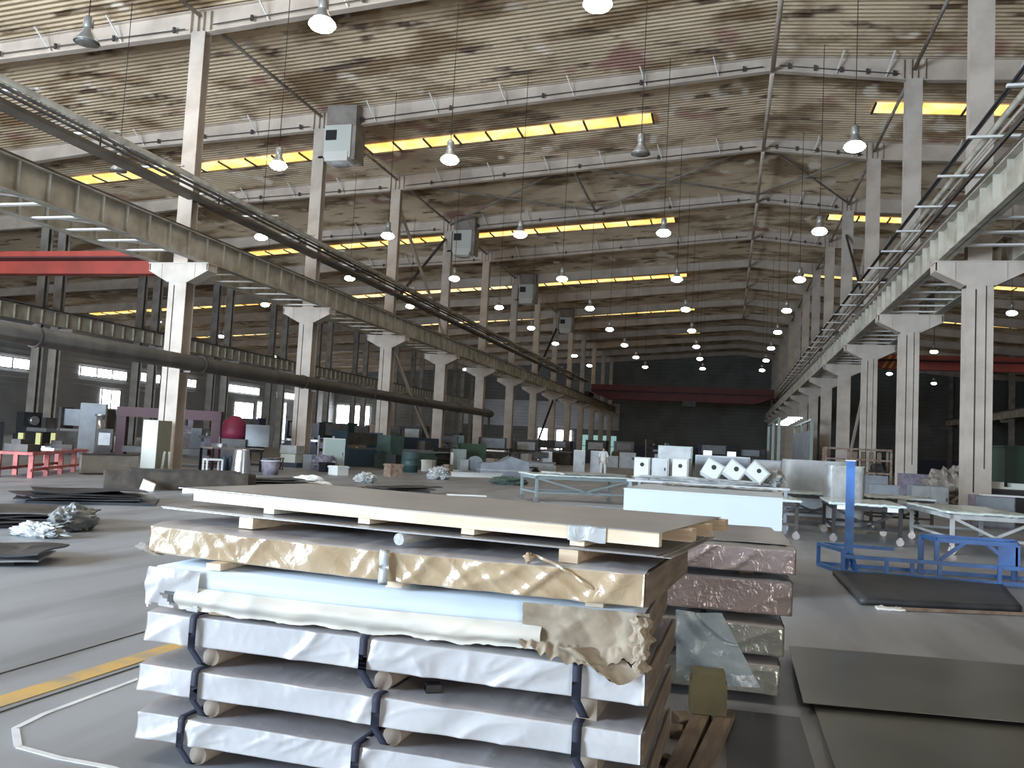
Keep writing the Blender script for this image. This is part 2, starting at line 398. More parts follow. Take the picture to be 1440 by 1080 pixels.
for i in range(0, 14):
    if i:
        column(XL, FY(i), upL_me, f'pale steel column, {ORD[i]} of the row along the long dark pipe' if i < 6 else f'pale steel column, {ORD[i]} of the long row, beyond the end of the dark pipe', 'columns of the long pipe row', 1 if i < 4 else 0)
    column(XR, FY(i), upR_me, f'thick pale column, {ORD[i + 1]} of the row beside the blue frame, counted towards the far wall', 'columns beside the blue frame', 2 if i < 4 else 0)
leg_me = hsec(MB(), .62, .42, 0, 14.9).mesh('post', STEELD)
for i in range(3, 14):
    for s, w in ((-.7, 'outer'), (.7, 'inner')):
        o = obj('steel_column', leg_me, None, None, (XLL + s, FY(i), 0))
        tag(o, f'{w} leg of the {ORD[i - 2]} paired column in the distant side row behind the red machines', 'column', 'paired columns of the distant row', 'thing')
rr_me = hsec(MB(), .62, .42, 0, 15.8).mesh('post', STEELD)
for i in range(3, 14):
    o = obj('steel_column', rr_me, None, None, (XRR, FY(i), 0))
    tag(o, f'dim column, {ORD[i - 2]} of the dark row beyond the far red crane', 'column', 'columns of the dark row', 'thing')

# ------------------------------------------------------------------ rafters
BOT = [(X0 + .25, 13.2), (-60, 14.0), (XLL - .8, 14.75), (-33, 16.0), (XL, 16.68), (XM, 18.47), (XR, 17.73), (20, 17.05), (XRR, 15.8), (X1 - .25, 15.1)]
def botz(x):
    for (a, za), (c, zc) in zip(BOT, BOT[1:]):
        if a <= x <= c: return za + (zc - za) * (x - a) / (c - a)
def rafter_mesh():
    b = MB(); xs = [q[0] for q in BOT]
    for a, c in zip(xs, xs[1:]):
        za, zc, ta, tc = botz(a), botz(c), RZ(a) - .02, RZ(c) - .02
        def slab(z0a, z0c, z1a, z1c, w):
            b.add([(x, y, z) for x, zz in ((a, (z0a, z1a)), (c, (z0c, z1c))) for y in (-w, w) for z in zz], [(0, 1, 3, 2), (4, 6, 7, 5), (0, 4, 5, 1), (2, 3, 7, 6), (0, 2, 6, 4), (1, 5, 7, 3)])
        slab(za, zc, ta, tc, .012); slab(za, zc, za + .035, zc + .035, .16); slab(ta - .035, tc - .035, ta, tc, .16)
    for xc in (XL, XR):
        for dx in (-.42, -.12, .12, .42):
            b.box(xc + dx - .02, xc + dx + .02, -.15, .15, botz(xc + dx) + .01, RZ(xc) - .1)
    x = XL + 3
    return b.mesh('beam', RAFT)
raft_me = rafter_mesh()
def strut_me(x, s):
    return MB().bar((0, -.02, botz(x) + .06), (s * .25, -.75, RZ(x) - .03), .05, .05).mesh('fly_brace', WHITEP)
fly_x = [-30.2, -26.9, -23.6, -17.2, -14.0, -10.6, -7.4, -4.1, -.9, 4.0, 6.0, 11, 14.4]
fly_me = [strut_me(x, -1 if x < XM else 1) for x in fly_x]
rod_b = MB()
for a, c in ((XL + .6, XM - .4), (XM + .3, XR - .6), (-33, XL - .6)):
    rod_b = MB()
    rod_b.tube((a, -.2, botz(a) + .22), (c, -.2, botz(c) + .20), .022, 6)
    for t in (.08, .3, .52, .74, .96):
        x = a + (c - a) * t; rod_b.box(x - .05, x + .05, -.22, -.14, botz(x) + .12, botz(x) + .34)
    fly_me.append(rod_b.mesh('pipe_run', DARK)); fly_x.append(0)
for i in range(1, 15):
    if i == 14: continue
    r = thing('roof_beam', f'{ORD[i]} tapered steel roof beam, counted from the camera towards the far wall', 'roof beam', (0, FY(i), 0), 0, 'roof beams', 'thing')
    obj('beam', raft_me, None, r)
    if i <= 5:
        for x, me in zip(fly_x, fly_me):
            o = obj('pipe_run' if not x else 'fly_brace', me, None, r)
            if x: o.location = (x, 0, 0)
# longitudinal struts along ridge and column heads
tie_me = {}
for nm, x, z, rad in (('ridge', XM, 18.45, .10), ('head', XL, 17.35, .075), ('right', XR, 18.2, .075)):
    for i in range(0, 9):
        key = nm
        if key not in tie_me: tie_me[key] = MB().tube((0, .17, 0), (0, BAY - .17, 0), rad, 10).mesh('tie_tube', RAFT if nm == 'ridge' else STEELD)
        o = obj('tie_tube', tie_me[key], None, None, (x, FY(i), z))
        where = {'ridge': 'under the ridge', 'head': 'above the long pipe row', 'right': 'above the thick columns'}[nm]
        tag(o, f'round roof tie {where}, ending at the {ORD[i + 1]} roof beam', 'tie', 'roof ties')
# roof cross bracing between third and fourth beams
def brace(p, q, label, w=.09, h=.05, m=STEELD):
    o = obj('brace', MB().bar(Vector((0, 0, 0)), Vector(q) - Vector(p), w, h), m, None, p)
    return tag(o, label, 'brace', 'diagonal braces')
y3, y4 = FY(3) + .2, FY(4) - .2
for a, c, lab in ((-20, -9.4, 'from the pipe row to mid span'), (-9.4, XM, 'from mid span to the ridge'), (XM, XR, 'from the ridge to the thick columns')):
    brace((a, y3, botz(a) + .5), (c, y4, botz(c) + .5), 'thin roof brace rising away ' + lab, .09, .09)
    brace((c, y3, botz(c) + .5), (a, y4, botz(a) + .5), 'thin roof brace falling back ' + lab, .09, .09)
brace((-9.4, y3, botz(-9.4) + .4), (-9.4, y4, botz(-9.4) + .4), 'straight roof strut at mid span between the third and fourth beams', .12, .12)
for x, nm in ((XL, 'long pipe row'), (XR, 'thick pale row')):
    xx = x + .12
    brace((xx, FY(3) + .35, 15.6), (xx, FY(4) - .35, 9.2), f'pale flat diagonal brace high between third and fourth columns of the {nm}', .12, .20, STEEL)
    brace((xx - .25, FY(4) - .35, 16.1), (xx - .25, FY(3) + .35, 9.6), f'dark diagonal brace crossing high between third and fourth columns of the {nm}', .10, .16, DARK)
    brace((xx, FY(3) + .4, 7.1), (xx, FY(4) - .4, .4), f'pale diagonal brace low between third and fourth columns of the {nm}', .12, .20, STEEL)
brace((XL + .1, FY(8) + .3, 15.6), (XL + .1, FY(7) + .3, 9.0), 'black diagonal brace high in the seventh bay of the pipe row', .12, .3, BLACK)
brace((XL + .1, FY(8) + .3, 7.2), (XL + .1, FY(7) + .3, .3), 'black diagonal brace low in the seventh bay of the pipe row', .12, .3, BLACK)

# ------------------------------------------------------------------ crane runways
def runway(x, y0, y1, label, tied=None):
    r = thing('crane_runway', label, 'crane rail', (x, 0, 0), 0, 'crane runways')
    g = MB(); z0, z1 = ZC + .012, ZC + .94
    g.box(-.012, .012, y0, y1, z0, z1); g.box(-.17, .17, y0, y1, z0, z0 + .03); g.box(-.21, .21, y0, y1, z1 - .03, z1)
    y = y0 + .6
    while y < y1:
        g.box(-.15, .15, y - .012, y + .012, z0 + .02, z1 - .02); y += 1.1
    obj('girder', g, GIRD, r)
    obj('rail', MB().box(-.045, .045, y0, y1, z1, z1 + .13), DARK, r)
    return r
rl = runway(-19.08, 2, 149, 'crane runway girder on the hall side of the long pipe column row')
rl2 = runway(-21.12, 2, 149, 'crane runway girder on the red crane side of the long pipe column row')
rr1 = runway(6.10, 2, 149, 'crane runway girder on the hall side of the thick pale columns')
rr2 = runway(8.12, 2, 149, 'crane runway girder on the outer side of the thick pale columns')
rll = runway(-42.9, 20, 149, 'distant crane runway girder on the paired column row')
rll2 = runway(33.3, 30, 149, 'distant crane runway girder on the dark column row')
for x in (XLL, ):
    for i in range(3, 14):
        o = obj('bracket', MB().box(.6, 2.1, -.15, .15, ZC - .4, ZC + .005), STEELD, None, (XLL, FY(i), 0))
        tag(o, f'crane bracket on the {ORD[i - 2]} paired column of the distant row', 'bracket', 'crane brackets of the distant row')
for i in range(3, 14):
    o = obj('bracket', MB().box(-1.3, -.3, -.15, .15, ZC - .4, ZC + .005), STEELD, None, (XRR, FY(i), 0))
    tag(o, f'crane bracket on the {ORD[i - 2]} column of the dark row', 'bracket', 'crane brackets of the dark row')
tie_bar = MB().box(-1.0, 1.0, -.09, .09, ZC + .05, ZC + .10).mesh('cross_tie', WHITEP)
lace = MB().bar((-.95, -.6, ZC + .16), (.95, .6, ZC + .16), .09, .05).mesh('lacing', STEELD)
for par, xc in ((rl, XL + .01), (rr1, XR)):
    y = FY(0) + .9; n = 0
    while y < FY(9):
        if min(abs(y - FY(k)) for k in range(0, 10)) > .6:
            o = obj('cross_tie', tie_bar, None, par, (xc - par.location.x, y, 0)); n += 1
            if n % 2: obj('lacing', lace, None, par, (xc - par.location.x, y + .7, 0))
        y += 1.45

# ------------------------------------------------------------------ service pipes
def service(xs, zs, y0, y1, x_in, x_out, zb, step, base_label, pipe_labels, ph=0.0, n_bars=40, bar_up=0.0):
    me = MB().box(min(x_in, x_out), max(x_in, x_out), -.05, .05, -.06, 0).mesh('crossbar', WHITEP)
    k = 0; y = y0 + ph
    hold = thing('pipe_rack', base_label, 'pipe rack', (0, 0, 0))
    while y < y1 and k < n_bars:
        obj('crossbar', me, None, hold, (0, y, zb + bar_up)); y += step; k += 1
    for (x, r, m), lab in zip(xs, pipe_labels):
        o = obj('service_pipe', MB().tube((0, y0, 0), (0, y1, 0), r, 10), m, None, (x, 0, zb + r))
        tag(o, lab, 'pipe', 'overhead pipes')
PIPEB = mat('dusty_pipe', (.30, .265, .205), .65, col2=(.20, .175, .135), nscale=2)
TRAYM = mat('dusty_tray', (.17, .145, .115), .7, col2=(.11, .095, .075), nscale=1)
service([(-19.05, .10, PIPEB), (-19.35, .05, DARK), (-19.70, .05, DARK)], None, 2, 118, -20.6, -18.85, 10.55, 3.3,
        'white crossbars carrying pipes along the long pipe column row', ['thick pale pipe running above the hall side crane girder', 'dark thin pipe beside the thick pale overhead pipe', 'dark thin pipe close to the long column row'], .9, bar_up=.27)
tr = thing('cable_tray', 'wide dusty cable tray hanging under the thick pale overhead pipe', 'cable tray', (0, 0, 0))
obj('tray', MB().box(-19.95, -19.35, 2, 110, 10.16, 10.19).box(-19.37, -19.34, 2, 110, 10.16, 10.28).box(-19.97, -19.94, 2, 110, 10.16, 10.28), TRAYM, tr)
hg = MB().box(-.02, .02, -.02, .02, 10.19, 10.76).mesh('hanger', DARK)
for k in range(14): obj('hanger', hg, None, tr, (-19.55, 2.9 + k * 6.6, 0))
service([(6.42, .08, GIRD), (6.62, .045, STEEL), (6.02, .04, DARK), (5.95, .03, GLINE)], None, 2, 118, 5.85, 7.5, 10.3, 3.3,
        'white crossbars carrying pipes along the thick pale column row', ['grey pipe running above the girder beside the thick columns', 'slim pale pipe beside the grey pipe, close to the thick columns', 'dark pipe at the hall edge of the white crossbars', 'black cable at the tips of the white crossbars'], 2.55)
for x, z, lab in ((6.02, 9.3, 'upper black conductor rail above the girder beside the thick columns'), (6.12, 8.98, 'lower black conductor rail above the girder beside the thick columns')):
    o = obj('conductor_rail', MB().box(-.03, .03, 2, 118, -.06, .06), BLACK, None, (x, 0, z)); tag(o, lab, 'rail', 'conductor rails')
# long dark pipe
dp = thing('duct_pipe', 'long thick dark brown pipe crossing the front of the first five columns', 'pipe', (-19.42, 0, 4.02))
obj('pipe', MB().tube((0, 2, 0), (0, 70.2, 0), .29, 18), mat('duct_paint', (.075, .066, .058), .5, col2=(.11, .10, .085), nscale=2), dp)
flm = MB().tube((0, -.04, 0), (0, .04, 0), .33, 18).mesh('flange', DARK)
for k in range(8): obj('flange', flm, None, dp, (0, 12.5 + k * 8.1, 0))
brm = MB().box(-.42, .0, -.06, .06, -.36, -.29).mesh('bracket', STEELD)
for i in range(1, 6): obj('bracket', brm, None, dp, (0, FY(i), 0))
# drop pipe near its end
o = obj('drop_pipe', MB().tube((0, 0, 0), (0, 0, 3.75), .10, 10), GREEN, None, (-19.4, 69.6, 0)); tag(o, 'thin greenish upright pipe dropping from the end of the dark duct', 'pipe')

# ------------------------------------------------------------------ cranes
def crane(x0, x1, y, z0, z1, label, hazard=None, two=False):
    RED = REDDULL if two else MATS['crane_red']
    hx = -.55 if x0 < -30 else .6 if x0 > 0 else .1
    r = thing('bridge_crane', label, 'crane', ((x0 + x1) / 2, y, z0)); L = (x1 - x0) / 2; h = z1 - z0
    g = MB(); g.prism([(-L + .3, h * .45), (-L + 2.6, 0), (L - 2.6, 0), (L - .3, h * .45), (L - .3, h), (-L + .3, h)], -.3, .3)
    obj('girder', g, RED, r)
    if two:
        g = MB(); g.prism([(-L + .3, h * .45), (-L + 2.6, 0), (L - 2.6, 0), (L - .3, h * .45), (L - .3, h), (-L + .3, h)], 1.7, 2.3)
        obj('girder', g, RED, r)
    for s in (-1, 1): obj('end_carriage', MB().box(s * L - .32, s * L + .32, -1.8, 2.6 if two else 1.8, ZC + 1.09 - z0, ZC + 1.09 - z0 + .5), MAROON, r)
    obj('walkway', MB().box(-L + .5, L - .5, -1.0, -.28, h * .55, h * .62), MAROON, r)
    ho = obj('hoist', MB().box(-.9, .9, -.75, .75, -.7, .02), DARK, r, (L * hx, .1, 0)); obj('hook', MB().tube((0, 0, -.7), (0, 0, -2.0), .03, 8).box(-.16, .16, -.1, .1, -2.3, -2.0), DARK, ho)
    if hazard:
        hz = MB()
        for k in range(3): hz.bar((hazard + k * .45, -.312, .05), (hazard + k * .45 + .55, -.312, h - .05), .02, .16, up=(1, 0, 0))
        obj('hazard_stripe', hz, YELLOW, r)
    return r
crane(-42.9, -21.12, 32.8, 8.27, 9.3, 'red crane girder spanning the side aisle, cut off by the picture edge')
crane(8.12, 33.3, 65.3, 8.2, 9.22, 'red crane girder beyond the thick pale columns, with yellow stripes', hazard=-10.3)
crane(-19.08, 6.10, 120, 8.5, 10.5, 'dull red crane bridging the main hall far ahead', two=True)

# ------------------------------------------------------------------ heater units near the column heads
for n, i in enumerate((2, 4, 6, 8)):
    r = thing('heater_unit', f'white air unit below a grey roof duct on the {ORD[i]} column of the pipe row', 'air unit', (-18.75, FY(i) - .15, 14.9), 0, 'air units on the columns')
    obj('duct', MB().box(-.75, .8, -.55, .6, 1.75, 2.75), STEELD, r)
    c = obj('casing', MB().box(-.8, .6, -.6, .6, .15, 1.75).box(.6, .8, -.5, .6, .05, 1.75, 1), [CREAM, STEELD], r)
    obj('grille', MB().box(-.72, -.15, -.63, -.59, 1.0, 1.5), BLACK, c)
    obj('motor', MB().box(-.7, .5, -.66, .3, -.05, .42), WHITEP, r); obj('fan_guard', MB().lathe([(.0, -.1), (.42, -.1), (.46, 0)], (-.1, -.1, -.02), 16), LGREY, r)
    obj('bracket', MB().box(-1.35, -.7, -.06, .06, .3, .42), DARK, r)

# ------------------------------------------------------------------ high bay lamps
cord_me = {}
sh_me = MB().lathe([(.10, .40), (.12, .34), (.16, .24), (.24, .13), (.235, .12), (.15, .23), (.09, .34)], n=24).mesh('shade', LAMPSH)
ho_me = MB().lathe([(.0, .68), (.07, .68), (.12, .62), (.12, .40), (.09, .35), (0, .35)], n=16).mesh('housing', LAMPSH)
le_on = MB().lathe([(0, -.13), (.16, -.12), (.26, -.07), (.315, .0), (.29, .06), (.22, .12), (0, .12)], n=24).mesh('lens', LAMPON)
sh_of = MB().lathe([(.10, .36), (.12, .30), (.16, .22), (.27, .07), (.31, 0), (.30, -.005), (.26, .07), (.15, .21), (.09, .30)], n=24).mesh('shade', LAMPSH)
le_of = MB().lathe([(0, -.03), (.2, -.03), (.28, .005), (.2, .03), (0, .03)], n=24).mesh('lens', LAMPOFF)
LX = [3.4 - 6.37 * k for k in range(0, 4)]
lanes = ['column side lane', 'second lane', 'third lane', 'pipe row lane']
def lamp(x, y, on, label, grp):
    r = thing('high_bay_lamp', label, 'lamp', (x, y, 11.0), 0, grp)
    obj('shade', sh_me if on else sh_of, None, r); obj('housing', ho_me, None, r); obj('lens', le_on if on else le_of, None, r)
    h = round(RZ(x) - 11.0 - .02, 2)
    if h not in cord_me: cord_me[h] = MB().tube((0, 0, .66), (0, 0, h), .014, 5).mesh('cord', GLINE)
    obj('cord', cord_me[h], None, r)
for j in range(0, 9):
    y = 17.5 if j == 0 else 16.75 + j * BAY
    for k, x in enumerate(LX):
        on = (j, k) not in {(0, 3), (1, 1)}
        row = f'{ORD[j + 1]} row of hall lamps'
        lamp(x, y, on, ('lit' if on else 'unlit dark') + f' high bay lamp, {lanes[k]}, {row}', 'lamps of the main hall')
AX = [(-22.3, 1), (-22.3, 2), (-22.3, 3), (-22.3, 4), (-33.8, 4), (-28.6, 5), (-33.8, 6), (-28.6, 8), (-50.5, 5), (-50.5, 6), (-56, 8), (-33.8, 9)]
for x, j in AX:
    lamp(x, 16.75 + j * BAY, not (x == -22.3 and j == 1), ('unlit' if (x == -22.3 and j == 1) else 'lit') + f' aisle lamp {"just past" if x > -25 else "well beyond" if x > -45 else "far outside"} the pipe row{", inner lane," if x == -28.6 else ""} level with {ORD[j + 1]} lamp row', 'lamps of the side aisle')
for x, j in ((16.4, 4), (16.4, 6), (22.9, 9), (29.5, 7), (29.5, 10), (22.9, 11), (16.4, 8)):
    lamp(x, 16.75 + j * BAY, True, f'lit aisle lamp {"close to" if x < 17 else "well beyond" if x < 25 else "far beyond"} the thick columns, level with {ORD[j + 1]} lamp row', 'lamps of the far crane aisle')


# ==================================================================== FOREGROUND: the big stack of wrapped sheet bundles
def fold(x, z, seed):
    w = .06 * noise.noise(Vector((x * 4, z * 6, seed + 5)))
    a = noise.noise(Vector(((x + w) * 2.6 - z * 3.0, z * 1.8 + x * .7, seed)))
    b_ = noise.noise(Vector(((x + w) * 7.0 - z * 9.0, z * 4.0 + x * 1.5, seed + 9)))
    c = noise.noise(Vector((x * 14.0 + z * 13.0, z * 16 - x * 4.0, seed + 17)))
    d = noise.noise(Vector((x * 1.3, z * 5.0, seed + 31)))
    r = lambda n: max(0.0, 1 - abs(n) * 4.0) ** 1.6
    return r(a) * 1.1 + r(b_) * .45 * max(0, d) * 2.0 + r(c) * .08 + d * .4
def broad(x, z, seed):
    t = max(0.0, min(1.0, (x - .6) / 1.6)); w = .1 * noise.noise(Vector((x * 3, z * 5, seed)))
    a = noise.noise(Vector(((x + w) * 3.4 - z * 4.2, z * 1.2, seed))); b_ = noise.noise(Vector(((x - w) * 5.0 + z * 6.0, z * 2.0, seed + 4)))
    r = lambda n: max(0.0, 1 - abs(n) * 3.0) ** 1.3
    return (.35 + .65 * t) * (r(a) + .6 * r(b_)) + .25 * noise.noise(Vector((x * 2, z * 6, seed + 8)))
def wrapped(L, W, H, seed, amp=.010, sag=0.0, rad=.012, nx=230, ragged=0.0, tuck=0.0, bow=None, ff=None):
    ff = ff or fold
    """closed film-wrapped slab, x in [0,L], y in [0,W] (y=0 is the front), z in [0,H]"""
    per = []                                            # section outline (y, z, ny, nz), front face first
    nf, nt_ = 18, 14
    for k in range(nf + 1): per.append((0, H * k / nf, -1, 0))
    for k in range(1, nt_): per.append((W * k / nt_, H, 0, 1))
    for k in range(nf + 1): per.append((W, H * (nf - k) / nf, 1, 0))
    for k in range(1, nt_): per.append((W * (nt_ - k) / nt_, 0, 0, -1))
    n = len(per); vs = []; b = MB()
    for i in range(nx + 1):
        x = L * i / nx
        ex = min(x, L - x)
        er = min(1, ex / .012)
        for (y, z, ny, nz) in per:
            d = 0
            if ny: d = amp * (ff(x, z, seed) - .3)
            else: d = amp * .45 * fold(x, y * .7, seed + 3)
            e = .75 + .25 * er
            yy = y + ny * d; zz = z + nz * d
            cy = min(max(yy, rad), W - rad); cz = min(max(zz, rad), H - rad)
            # soften the corners
            if (y in (0, W)) and (z in (0, H)):
                yy += .006 * (1 if y == 0 else -1); zz += .006 * (1 if z == 0 else -1)
            zz -= sag * sin(pi * x / L) if not bow else bow(x)
            vs.append((x + (0.004 * noise.noise(Vector((y * 9, z * 9, seed))) if i in (0, nx) else 0), yy, zz))
    fs = [(i * n + j, i * n + (j + 1) % n, (i + 1) * n + (j + 1) % n, (i + 1) * n + j) for i in range(nx) for j in range(n)]
    b.add(vs, [f[::-1] for f in fs], 0, True)
    # end caps: strips joining front to back at equal heights
    for i, flip in ((0, False), (nx, True)):
        o = i * n; fr = [o + k for k in range(nf + 1)]; bk = [o + nf + nt_ - 1 + 1 + (nf - k) for k in range(nf + 1)]
        for k in range(nf):
            q = (fr[k], fr[k + 1], bk[k + 1], bk[k]); b.f.append(q if flip else q[::-1]); b.mi.append(0); b.sm.append(True)
    # top and bottom skins use the film_top material
    for idx, f in enumerate(b.f):
        zs = [b.v[k] for k in f]
        nrm = (Vector(zs[1]) - Vector(zs[0])).cross(Vector(zs[2]) - Vector(zs[1]))
        if nrm.length and abs(nrm.normalized().z) > .7: b.mi[idx] = 1
    return b
STK = Vector((-2.80, 3.83, 0)); ANG = math.atan2(3.75 - 3.83, 2.49)
def strap_part(parent, x, H, below, w=.042, skew=.0):
    pts = [(0.35, H + .004), (.0, H + .006), (-.016, H - .01), (-.018, H * .5), (-.018, .0), (-.010, -.012), (.03, -below + .01), (.10, -below + .004)]
    b = MB()
    def fn(u, v):
        k = u * (len(pts) - 1); i = min(int(k), len(pts) - 2); t = k - i
        y = pts[i][0] + (pts[i + 1][0] - pts[i][0]) * t; z = pts[i][1] + (pts[i + 1][1] - pts[i][1]) * t
        dx = skew * max(0.0, -z / max(below, .01))
        return (x + dx + (v - .5) * w, y, z)
    b.grid(fn, 28, 1, thick=.002)
    return obj('strap', b, STRAP, parent)
def log_part(parent, x, r, W, below, half=False, m=None):
    b = MB()
    b.tube((x, .05, -below / 2), (x, W - .03, -below / 2), below / 2 - .001, 14)
    if half: b = MB().box(x - r, x + r, .03, W - .03, -below, -.0005)
    return obj('runner', b, m or LOGW, parent)
def bundle(name, label, x0, y0, z0, L, W, H, seed, mats, amp, straps, runners, below, ang=ANG, grp='bundles of the tall stack', nx=230, bow=None, base=True, ff=None):
    r = thing(name, label, 'sheet bundle', (x0, y0, z0), ang, grp)
    obj('film_wrap', wrapped(L, W, H, seed, amp, nx=nx, bow=bow, ff=ff), mats, r)
    obj('end_board', MB().box(L - .002, L + .012, .02, W - .02, .004, H - .004), WOODG, r)
    for s in straps: strap_part(r, s, H, below, skew=.035)
    for x, half in runners: log_part(r, x, .045, W, below, half)
    return r
Zw3, Zw2, Zw1 = .097, .330, .562
bundle('sheet_bundle', 'white film wrapped sheet bundle lowest in the tall stack, standing on the floor', -2.80, 3.83, Zw3, 2.49, 1.25, .140, 11, [FOIL, TOPF], .015,
       [.27, 1.20, 2.24], [(.33, False), (1.26, False), (2.28, True)], .097)
bundle('sheet_bundle', 'white film wrapped bundle second from the floor in the tall stack, black tube on top', -2.81, 3.825, Zw2, 2.50, 1.25, .139, 23, [FOIL, TOPF], .015,
       [.34, 1.30, 2.23], [(.40, False), (1.36, False), (2.27, True)], .093)
bundle('sheet_bundle', 'white film wrapped strapped bundle in the middle of the tall stack, under the torn one', -2.815, 3.86, Zw1, 2.51, 1.25, .156, 37, [FOIL, TOPF], .015,
       [.29, 1.21, 2.22], [(.36, False), (1.29, False), (2.26, True)], .093)
o = obj('steel_tube_offcut', MB().box(-.035, .035, -.03, .03, 0, .004).box(-.035, .035, -.03, .03, .036, .04).box(-.035, .035, -.03, -.026, 0, .04).box(-.035, .035, .026, .03, 0, .04), BLACK, None, (-1.30, 3.93, Zw2 + .1445), .5)
tag(o, 'short black square tube offcut lying on the second white bundle', 'steel tube')

# torn bundle
tz = .742
tb = thing('torn_bundle', 'pale blue sheet bundle in torn kraft paper, fourth from the floor in the tall stack', 'sheet bundle', (-2.79, 3.86, tz), -.012, 'bundles of the tall stack')
core = MB()
core.grid(lambda u, v: (.02 + 2.44 * u, .0 + 1.22 * v, .202 - .012 * sin(pi * u)), 40, 4, 0, True, thick=.135)
obj('steel_sheets', core, PALEB, tb)
obj('end_board', MB().box(2.462, 2.475, .02, 1.2, .03, .19), WOODG, tb)
obj('packing_board', MB().box(.05, 2.4, .06, 1.2, .012, .07), DARK, tb)
def flap(u, v):                                        # folded-down paper along the front
    x = .16 + 1.86 * u
    top = .115 - .012 * sin(pi * u); z = top - (.112 + .018 * noise.noise(Vector((x * 7, 0, 2))) + .05 * (u > .9) * 0) * v
    y = -.004 - .045 * sin(pi * min(1, v * 1.15)) * (1 + .5 * noise.noise(Vector((x * 3, v * 2, 5)))) - .008 * fold(x, z, 3)
    if v > .93: z -= .012 * abs(noise.noise(Vector((x * 30, 1, 1))))
    return (x, y, z)
obj('paper_flap', MB().grid(flap, 90, 12, 0, True), mat('pale_paper', (.70, .66, .57), .55, col2=(.62, .60, .55), nscale=3, bump=.1, bscale=6), tb)
def lcorner(u, v):
    x = -.02 + .30 * u; z = .198 - .21 * v
    return (x, -.014 - .012 * fold(x * 2, z * 2, 8) - .012 * sin(pi * v), z - .02 * u * v)
g = MB(); nu, nv = 24, 16
vs = [Vector(lcorner(i / nu, j / nv)) for i in range(nu + 1) for j in range(nv + 1)]
fs = []
for i in range(nu):
    for j in range(nv):
        u, v = (i + .5) / nu, (j + .5) / nv
        if ((u - .62) / .30) ** 2 + ((v - .66 - .18 * (u - .6)) / .17) ** 2 < 1 + .5 * noise.noise(Vector((u * 9, v * 9, 4))): continue
        if v > .86 + .1 * noise.noise(Vector((u * 8, 0, 0))): continue
        fs.append((i * (nv + 1) + j, (i + 1) * (nv + 1) + j, (i + 1) * (nv + 1) + j + 1, i * (nv + 1) + j + 1))
obj('torn_corner', g.add(vs, fs, 0, True), FOIL, tb)
def rcrumple(u, v):
    x = 1.93 + .56 * u; z = .206 - (.17 + .10 * (u ** 2) * 0 + .06 * sin(pi * u) + .03 * noise.noise(Vector((u * 14, 0, 3)))) * v
    y = -.012 - .02 * abs(noise.noise(Vector((u * 4, v * 3, 6)))) - .035 * u * sin(pi * v) - .012 * broad(x, z, 21)
    if v > .7: y -= .05 * (v - .7) / .3; z -= .02 * noise.noise(Vector((u * 25, v * 5, 1)))
    return (x, y, z)
obj('torn_paper', MB().grid(rcrumple, 60, 26, 0, True), PAPER, tb)
def shred(u, v):
    a = u * 5.0; x = 2.10 + .18 * u + .20 * v; z = .045 - .075 * v - .05 * sin(pi * u) * v + .02 * noise.noise(Vector((u * 7, v * 6, 8)))
    return (x, -.07 - .03 * sin(a) - .03 * v, z)
obj('hanging_shred', MB().grid(shred, 14, 14, 0, True), PAPER, tb)
def ragg(u, v):
    t = u * 2 * pi; r = .05 + .028 * noise.noise(Vector((cos(t) * 2, sin(t) * 2, v * 6)))
    return (2.46 + .03 * noise.noise(Vector((v * 8, u * 3, 2))) + r * cos(t) * .7, -.045 + r * sin(t) * .8, .20 - .23 * v)
obj('crumpled_edge', MB().grid(ragg, 28, 30, 0, True), mat('crumpled_kraft', (.38, .31, .225), .6, bump=.8, bscale=26, col2=(.36, .28, .2), nscale=12), tb)
obj('runner', MB().box(.30, .40, .05, 1.2, -.022, .012), WOOD, tb); obj('runner', MB().box(2.16, 2.26, .1, 1.2, -.022, .012), WOOD, tb)
obj('runner', MB().box(1.2, 1.3, .1, 1.2, -.022, .012), WOOD, tb)
# small spacers above the torn bundle
gz = .980
for x, xx in (('end', -2.46), ('middle', -1.5), ('torn end', -.55)):
    o = obj('timber_spacer', MB().box(-.04, .04, 0, 1.2, 0, gz - .002 - (tz + .203)), WOODP, None, (xx, 3.87, tz + .203)); tag(o, f'thin pale timber spacer under the kraft wrapped bundle, at the {x}' if x != 'end' else 'thin pale timber spacer under the kraft wrapped bundle, at the white corner', 'timber', 'spacers under the kraft bundle')
# kraft wrapped bundle
gb = bundle('sheet_bundle', 'shiny kraft coloured film bundle, topmost wrapped one of the tall stack', -2.93, 3.99, gz, 2.62, 1.25, .150, 53, [KRAFTF, TOPF], .020, [], [], .05, ang=math.radians(-5.4), nx=260,
            bow=lambda x: .012 * sin(pi * x / 2.62), ff=broad)
obj('tape', MB().grid(lambda u, v: (1.40 + .05 * (u - .5), -.030 - .004 * sin(v * 9), .152 - .158 * v - .01), 2, 10, 0, True, thick=.002), PLASTW, gb)
def tailf(u, v): return (-.07 + .16 * u, -.02 - .015 * sin(pi * u) + .05 * v, .03 - .035 * u + .02 * v * (1 - u) + .01 * noise.noise(Vector((u * 8, v * 8, 2))))
obj('film_tail', MB().grid(tailf, 12, 6, 0, True), FOIL, gb)
def tie(u, v): return (2.10 + .30 * u, -.02 + .03 * (1 - u) + .006 * sin(u * 20), .18 - .12 * u ** 1.5 + (v - .5) * .012)
obj('film_rope', MB().grid(tie, 20, 3, 0, True), KRAFTF, gb)
def knot(u, v):
    t = 2 * pi * u; p = pi * v; r = .020 * (1 + .9 * noise.noise(Vector((cos(t) * 2, sin(t) * 2, p * 2))))
    return (2.10 + r * cos(t) * sin(p), .0 + r * sin(t) * sin(p), .165 + r * cos(p))
